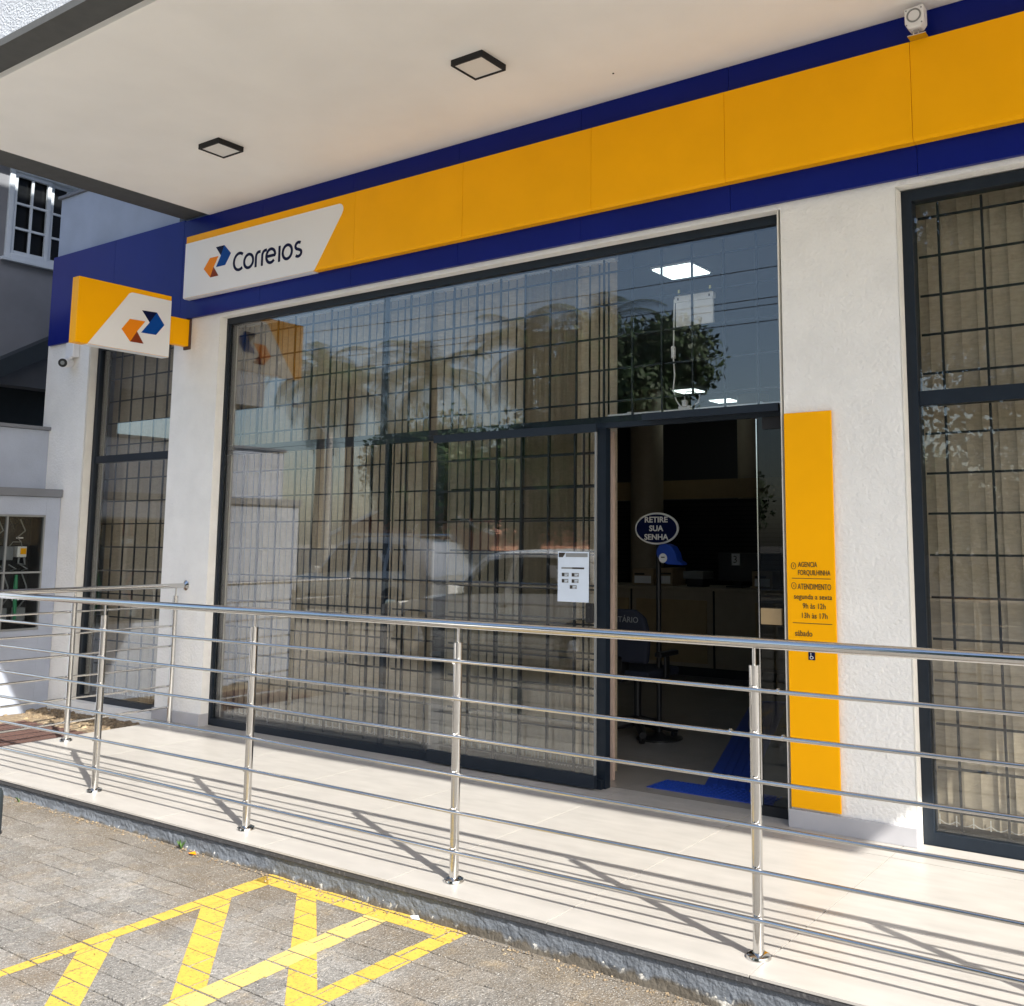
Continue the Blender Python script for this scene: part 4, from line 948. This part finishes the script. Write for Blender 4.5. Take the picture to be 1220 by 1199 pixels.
# ------------------------------------------------------------------ across the street (seen mirrored in the glass)
def car(name, x0, yc, L, W, H, paintm, label, rails=False, sc_=1.0):
    z0 = gz(x0); t = thing(name, (x0 + L / 2, yc, z0), label, 'car')
    # stations: fraction, bottom, belt, roof, half-width factor belt, roof half factor
    S = [(0, .32, .55, .55, .62, .60), (.02, .22, .64, .65, .82, .78), (.08, .18, .70, .72, .93, .85), (.18, .17, .76, .80, .98, .88), (.26, .17, .80, .84, 1, .86),
         (.285, .17, .82, .88, 1, .80), (.42, .17, .84, H * .955, 1, .74), (.50, .17, .85, H * .992, 1, .73), (.62, .17, .86, H, 1, .73), (.78, .17, .88, H * .975, 1, .72), (.88, .18, .90, H * .93, .99, .70),
         (.965, .20, .88, .94, .95, .74), (1.0, .30, .82, .84, .84, .74)]
    def sec(s): 
        f, b, be, ro, wb, wr = s; x = x0 + f * L; w = W / 2
        return [(x, yc - w * wb * .9, z0 + b), (x, yc - w * wb, z0 + b + .14), (x, yc - w * wb * 1.0, z0 + be - .12), (x, yc - w * wb * .965, z0 + be),
                (x, yc - w * wr, z0 + ro - .035), (x, yc - w * wr * .86, z0 + ro), (x, yc, z0 + ro + .012),
                (x, yc + w * wr * .86, z0 + ro), (x, yc + w * wr, z0 + ro - .035), (x, yc + w * wb * .965, z0 + be), (x, yc + w * wb, z0 + be - .12), (x, yc + w * wb, z0 + b + .14), (x, yc + w * wb * .9, z0 + b)]
    m_ = MB(); n = 13
    for s in S: m_.v += sec(s)
    for i in range(len(S) - 1):
        for j in range(n - 1): m_.f.append((i * n + j, i * n + j + 1, (i + 1) * n + j + 1, (i + 1) * n + j))
        m_.f.append((i * n + n - 1, i * n, (i + 1) * n, (i + 1) * n + n - 1))
    m_.f.append(tuple(range(n))); m_.f.append(tuple((len(S) - 1) * n + j for j in range(n)))
    m_.build('body', paintm, t, smooth=True)
    w = W / 2
    for sg in (-1, 1):       # side glass
        def sp_(f, h):     # point on the side between belt and roof, slightly proud
            for a, b in zip(S, S[1:]):
                if a[0] <= f <= b[0]:
                    u = (f - a[0]) / (b[0] - a[0]); be = a[2] + u * (b[2] - a[2]); ro = a[3] + u * (b[3] - a[3]) - .035
                    wb = (a[4] + u * (b[4] - a[4])) * .965; wr = a[5] + u * (b[5] - a[5])
                    return (x0 + f * L, yc + sg * (w * (wb + (wr - wb) * h) + .006), z0 + be + (ro - be) * h)
        for fa, fb, fc, fd in ((.335, .425, .535, .53), (.555, .55, .72, .73), (.75, .745, .83, .86)):
            k = 6; m2 = MB()
            for i in range(k + 1):
                u = i / k; f0 = fa + (fd - fa) * u; f1 = fb + (fc - fb) * u
                m2.v += [sp_(f0, .06), sp_(f1, .9)]
            for i in range(k): m2.f.append((2 * i, 2 * i + 2, 2 * i + 3, 2 * i + 1))
            m2.build('side_window', 'carglass', t)
        hx = x0 + .52 * L; MB().box(hx, hx + .12, yc + sg * w * 1.0, yc + sg * (w + .02), z0 + .73, z0 + .76).build('door_handle', 'black', t)
        MB().box(x0 + .33 * L, x0 + .37 * L, yc + sg * (w + .0), yc + sg * (w + .17), z0 + .86, z0 + .98).build('mirror', paintm, t, bevel=.02)
        MB().box(x0 + .27 * L, x0 + .9 * L, yc + sg * (w - .005), yc + sg * (w + .012), z0 + .42, z0 + .47).build('side_moulding', 'black', t)
        m2 = MB(); m2.prism([(x0 + .02 * L, z0 + .56), (x0 + .02 * L, z0 + .68), (x0 + .09 * L, z0 + .73), (x0 + .11 * L, z0 + .66)], 'y', yc + sg * (w * .70), yc + sg * (w * .92 + .012)); m2.build('headlight', 'diffuser', t)
        if rails: MB().tube([(x0 + .44 * L, yc + sg * w * .62, z0 + H * .96), (x0 + .47 * L, yc + sg * w * .62, z0 + H + .05), (x0 + .84 * L, yc + sg * w * .62, z0 + H + .04), (x0 + .88 * L, yc + sg * w * .62, z0 + H * .94)], .022, 8).build('roof_rail', 'steel', t, smooth=True)
        for fx in (.17, .80):
            cx_ = x0 + fx * L; cy_ = yc + sg * (w - .09)
            m2 = MB(); m2.prism(arc(cx_, z0 + .30, .345, .345, 0, 180, 18), 'y', yc + sg * (w * .6), yc + sg * (w + .004)); m2.build('wheel_arch', 'matte_black', t)
            tb = MB().lathe([(.18, -.09), (.28, -.10), (.30, -.07), (.30, .07), (.28, .10), (.18, .09)], (cx_, cy_, z0 + .30), 28, 'y').build('wheel', 'rubber', t, smooth=True)
            MB().lathe([(.05, .105), (.09, .095), (.17, .10), (.19, .085)] if sg > 0 else [(.19, -.085), (.17, -.10), (.09, -.095), (.05, -.105)], (cx_, cy_, z0 + .30), 20, 'y').build('rim', 'steel', tb, smooth=True)
    m2 = MB(); a, b = sec(S[5]), sec(S[6]); m2.add([(a[4][0] + .02, a[4][1] + .05, a[4][2] + .03), (a[8][0] + .02, a[8][1] - .05, a[8][2] + .03), (b[8][0] - .03, b[8][1] - .04, b[8][2] + .02), (b[4][0] - .03, b[4][1] + .04, b[4][2] + .02)], [(0, 1, 2, 3)])
    m2.build('windscreen', 'carglass', t)
    return t
car('parked_car', -9.45, 0.05, 4.05, 1.66, 1.38, 'carwhite', 'white hatchback parked on the pavers left of the camera, mirrored in the wide shop window')
car('parked_car', -16.4, -3.8, 4.3, 1.72, 1.52, 'carsilver', 'silver estate car with roof rails mirrored behind the white hatchback', rails=True)

def house(x0, x1, y, zE, zP, depth, label, m):
    t = thing('brick_house', ((x0 + x1) / 2, y, -.15), label, 'house'); xm = (x0 + x1) / 2
    m_ = MB(); m_.prism([(x0, -.3), (x1, -.3), (x1, zE), (xm, zP), (x0, zE)], 'y', y - depth, y); m_.build('wall', m, t)
    for a, b in ((x0 - .7, xm), (xm, x1 + .7)):
        s = (zP - zE) / (xm - x0); za = zP - s * abs(a - xm) + .05; zb = zP - s * abs(b - xm) + .05
        m_ = MB(); m_.prism([(a, za), (b, zb), (b, zb + .14), (a, za + .14)], 'y', y - depth - .5, y + .7); m_.build('roof', 'rooftile', t)
        m_ = MB(); m_.prism([(a, za - .05), (b, zb - .05), (b, zb + .16), (a, za + .16)], 'y', y + .71, y + .76); m_.build('barge_board', 'white', t)
    for wx, ww in ((xm - 1.1, 1.0), (xm + 1.0, 1.5)):
        f_ = B(wx, wx + ww, y + .001, y + .06, .3, 1.5).build('window', 'white', t); B(wx + .3, wx + ww - .3, y + .061, y + .07, .35, 1.45).build('pane', 'carglass', f_)
    MB().lathe([(.38, 0), (.38, .05)], (xm - .3, y + .01, 2.3), 20, 'y').build('gable_vent', 'white', t)
house(-43.5, -33.0, -30, 1.95, 3.75, 9, 'low red brick house with white barge boards mirrored in the shop window', 'brick')

def crown_mesh(name, blobs, nleaf, size, m, seed):
    r_ = random.Random(seed); m_ = MB()
    tot = sum(b[3] ** 2 for b in blobs)
    for bx_, by_, bz_, br, sq in blobs:
        for _ in range(int(nleaf * br ** 2 / tot)):
            d = Vector((r_.gauss(0, 1), r_.gauss(0, 1), r_.gauss(0, 1))).normalized(); rad = br * (r_.uniform(.55, 1.06) if r_.random() < .85 else r_.uniform(1, 1.2))
            p = Vector((bx_, by_, bz_)) + Vector((d.x, d.y, d.z * sq)) * rad
            a = Vector((r_.gauss(0, 1), r_.gauss(0, 1), r_.gauss(0, 1))).normalized(); b = a.cross(d + Vector((.01, .02, .03))).normalized(); s = size * r_.uniform(.6, 1.5)
            m_.add([p - a * s, p + b * s * .5, p + a * s, p - b * s * .5], [(0, 1, 2, 3)])
    return m_
def tree(x, y, h, w, label, seed, nleaf=9000, leaf=.17):
    z = -.2; t = thing('broadleaf_tree', (x, y, z), label, 'tree', 'trees across the street'); r_ = random.Random(seed)
    t_ = MB(); t_.tube([(x, y, z), (x + .1, y, z + h * .25), (x - .05, y + .1, z + h * .5)], [w * .07, w * .055, w * .03], 10)
    for k in range(6):
        a = r_.uniform(0, 6.28); t_.tube([(x, y, z + h * .32), (x + math.cos(a) * w * .2, y + math.sin(a) * w * .2, z + h * .5), (x + math.cos(a) * w * .36, y + math.sin(a) * w * .36, z + h * .68)], [w * .035, w * .025, .03], 7)
    t_.build('trunk', 'bark', t, smooth=True)
    bl = [(x, y, z + h * .68, w * .32, .9)]
    for k in range(9):
        a = r_.uniform(0, 6.28); q = r_.uniform(.15, .34) * w; bl.append((x + math.cos(a) * q, y + math.sin(a) * q, z + h * r_.uniform(.42, .84), w * r_.uniform(.13, .22), .85))
    crown_mesh('crown', bl, nleaf, leaf, 'leaf', seed).build('crown', 'leaf', t)
def palm(x, y, h, label, seed, L=3.0):
    z = -.2; t = thing('palm_tree', (x, y, z), label, 'tree', 'trees across the street'); r_ = random.Random(seed)
    MB().tube([(x, y, z), (x + .1, y, z + h * .5), (x, y, z + h)], [.24, .18, .16], 12).build('trunk', 'bark', t, smooth=True)
    m_ = MB()
    for k in range(30):
        a = r_.uniform(0, 6.28); el0 = r_.uniform(-.35, 1.35); p = Vector((x, y, z + h)); prev = p; el_ = el0; seg = 12
        for i in range(seg):
            el_ -= .115 * (1 + i * .05); d = Vector((math.cos(a) * math.cos(el_), math.sin(a) * math.cos(el_), math.sin(el_))); q = prev + d * (L / seg)
            side = Vector((-math.sin(a), math.cos(a), 0)); fw = L * .17 * math.sin(math.pi * (i + 1.2) / (seg + 1.5)) + .05
            for sg in (-1, 1):
                for u in (0, .25, .5, .75):
                    b0 = prev + (q - prev) * u; tip = b0 + (side * sg + d * .55 + Vector((0, 0, -.35))).normalized() * fw * 1.5 * r_.uniform(.8, 1.1); m_.add([b0, b0 + d * .04, tip], [(0, 1, 2)])
            prev = q
    m_.build('crown', 'palm', t)
palm(-33.0, -18.5, 8.8, 'tallest shaggy palm mirrored at the left of the wide window', 1)
palm(-29.6, -17.0, 7.6, 'second palm mirrored left of the mullion', 2, 3.4)
palm(-26.6, -18.5, 8.0, 'palm mirrored just right of the window mullion', 3)
palm(-21.2, -17.5, 8.3, 'palm mirrored right of the middle of the window', 4, 2.8)
palm(-19.0, -18.6, 8.8, 'palm with upright fronds mirrored beside the blind edge', 5)
tree(-18.4, -18.2, 9.6, 8.6, 'dark dense tree mirrored above the doorway', 21, 30000, .12)
tree(-24.5, -22, 6.3, 8.0, 'wide round tree mirrored low in the middle of the window', 22, 18000, .13)
tree(-31.5, -24, 7.2, 9.0, 'broad tree mirrored behind the palms at the left', 23, 18000, .13)
tree(-20.0, -24, 5.8, 8.5, 'low spreading tree mirrored above the cars', 24, 18000, .13)
tree(-3.7, -15.5, 14.5, 10.4, 'tall dark spreading tree mirrored in the window at the right edge', 31, 52000, .10)
hg = crown_mesh('hedge', [(-5.9 + .9 * k, -15.2, 1.4 + 1.5 * j, 1.15, .9) for k in range(15) for j in range(5)], 42000, .11, 'leaf', 77).build('hedge', 'leaf')  # added under the tree crown to keep sky out of the right window
tag(hg, 'unseen dark hedge added to block mirrored sky low in the right window', 'hedge')
tree(4.5, -15.0, 13.0, 11.0, 'big leafy tree to the right behind the camera across the road', 32, 14000)
tree(-12.0, -32, 5.0, 6.5, 'rounded tree far down the street to the right', 25)
lp = thing('street_lamp', (-21.6, -9.0, 0), 'grey street lamp on a concrete pole mirrored in the shop window', 'street lamp')
MB().tube([(-21.6, -9, -.2), (-21.6, -9, 4.4)], [.14, .09], 10).build('pole', 'concrete', lp, smooth=True)
MB().tube([(-21.6, -9, 4.3), (-22.5, -9.4, 4.7), (-24.0, -10, 5.45)], .03, 8).build('arm', 'greyplastic', lp, smooth=True)
MB().tube([(-24.0, -10, 5.45), (-24.6, -10.2, 5.55)], [.05, .09], 10).build('lamp_head', 'greyplastic', lp, smooth=True)
lp2 = copy_tree(lp); lp2.location = (14, -9, 0); lp2['label'] = 'grey street lamp far to the right on the same street'
for i, (z, y) in enumerate(((6.1, -8.0), (6.45, -8.1), (6.62, -8.2), (7.3, -8.4))):
    tag(MB().tube([(-60 + 6 * k, y, z - .35 * math.sin(math.pi * ((k * 6 + 1.6) % 36) / 36)) for k in range(16)], .010, 5).build('overhead_cable', 'matte_black'), 
        ['lowest', 'second lowest', 'second highest', 'highest'][i] + ' overhead cable mirrored across the upper glass', 'cable', 'cables along the street')
# low white wall across the road
tag(B(-90, 60, -16.2, -16.0, -.3, 1.1).build('garden_wall', 'concrete'), 'long low concrete garden wall on the far side of the road', 'wall')
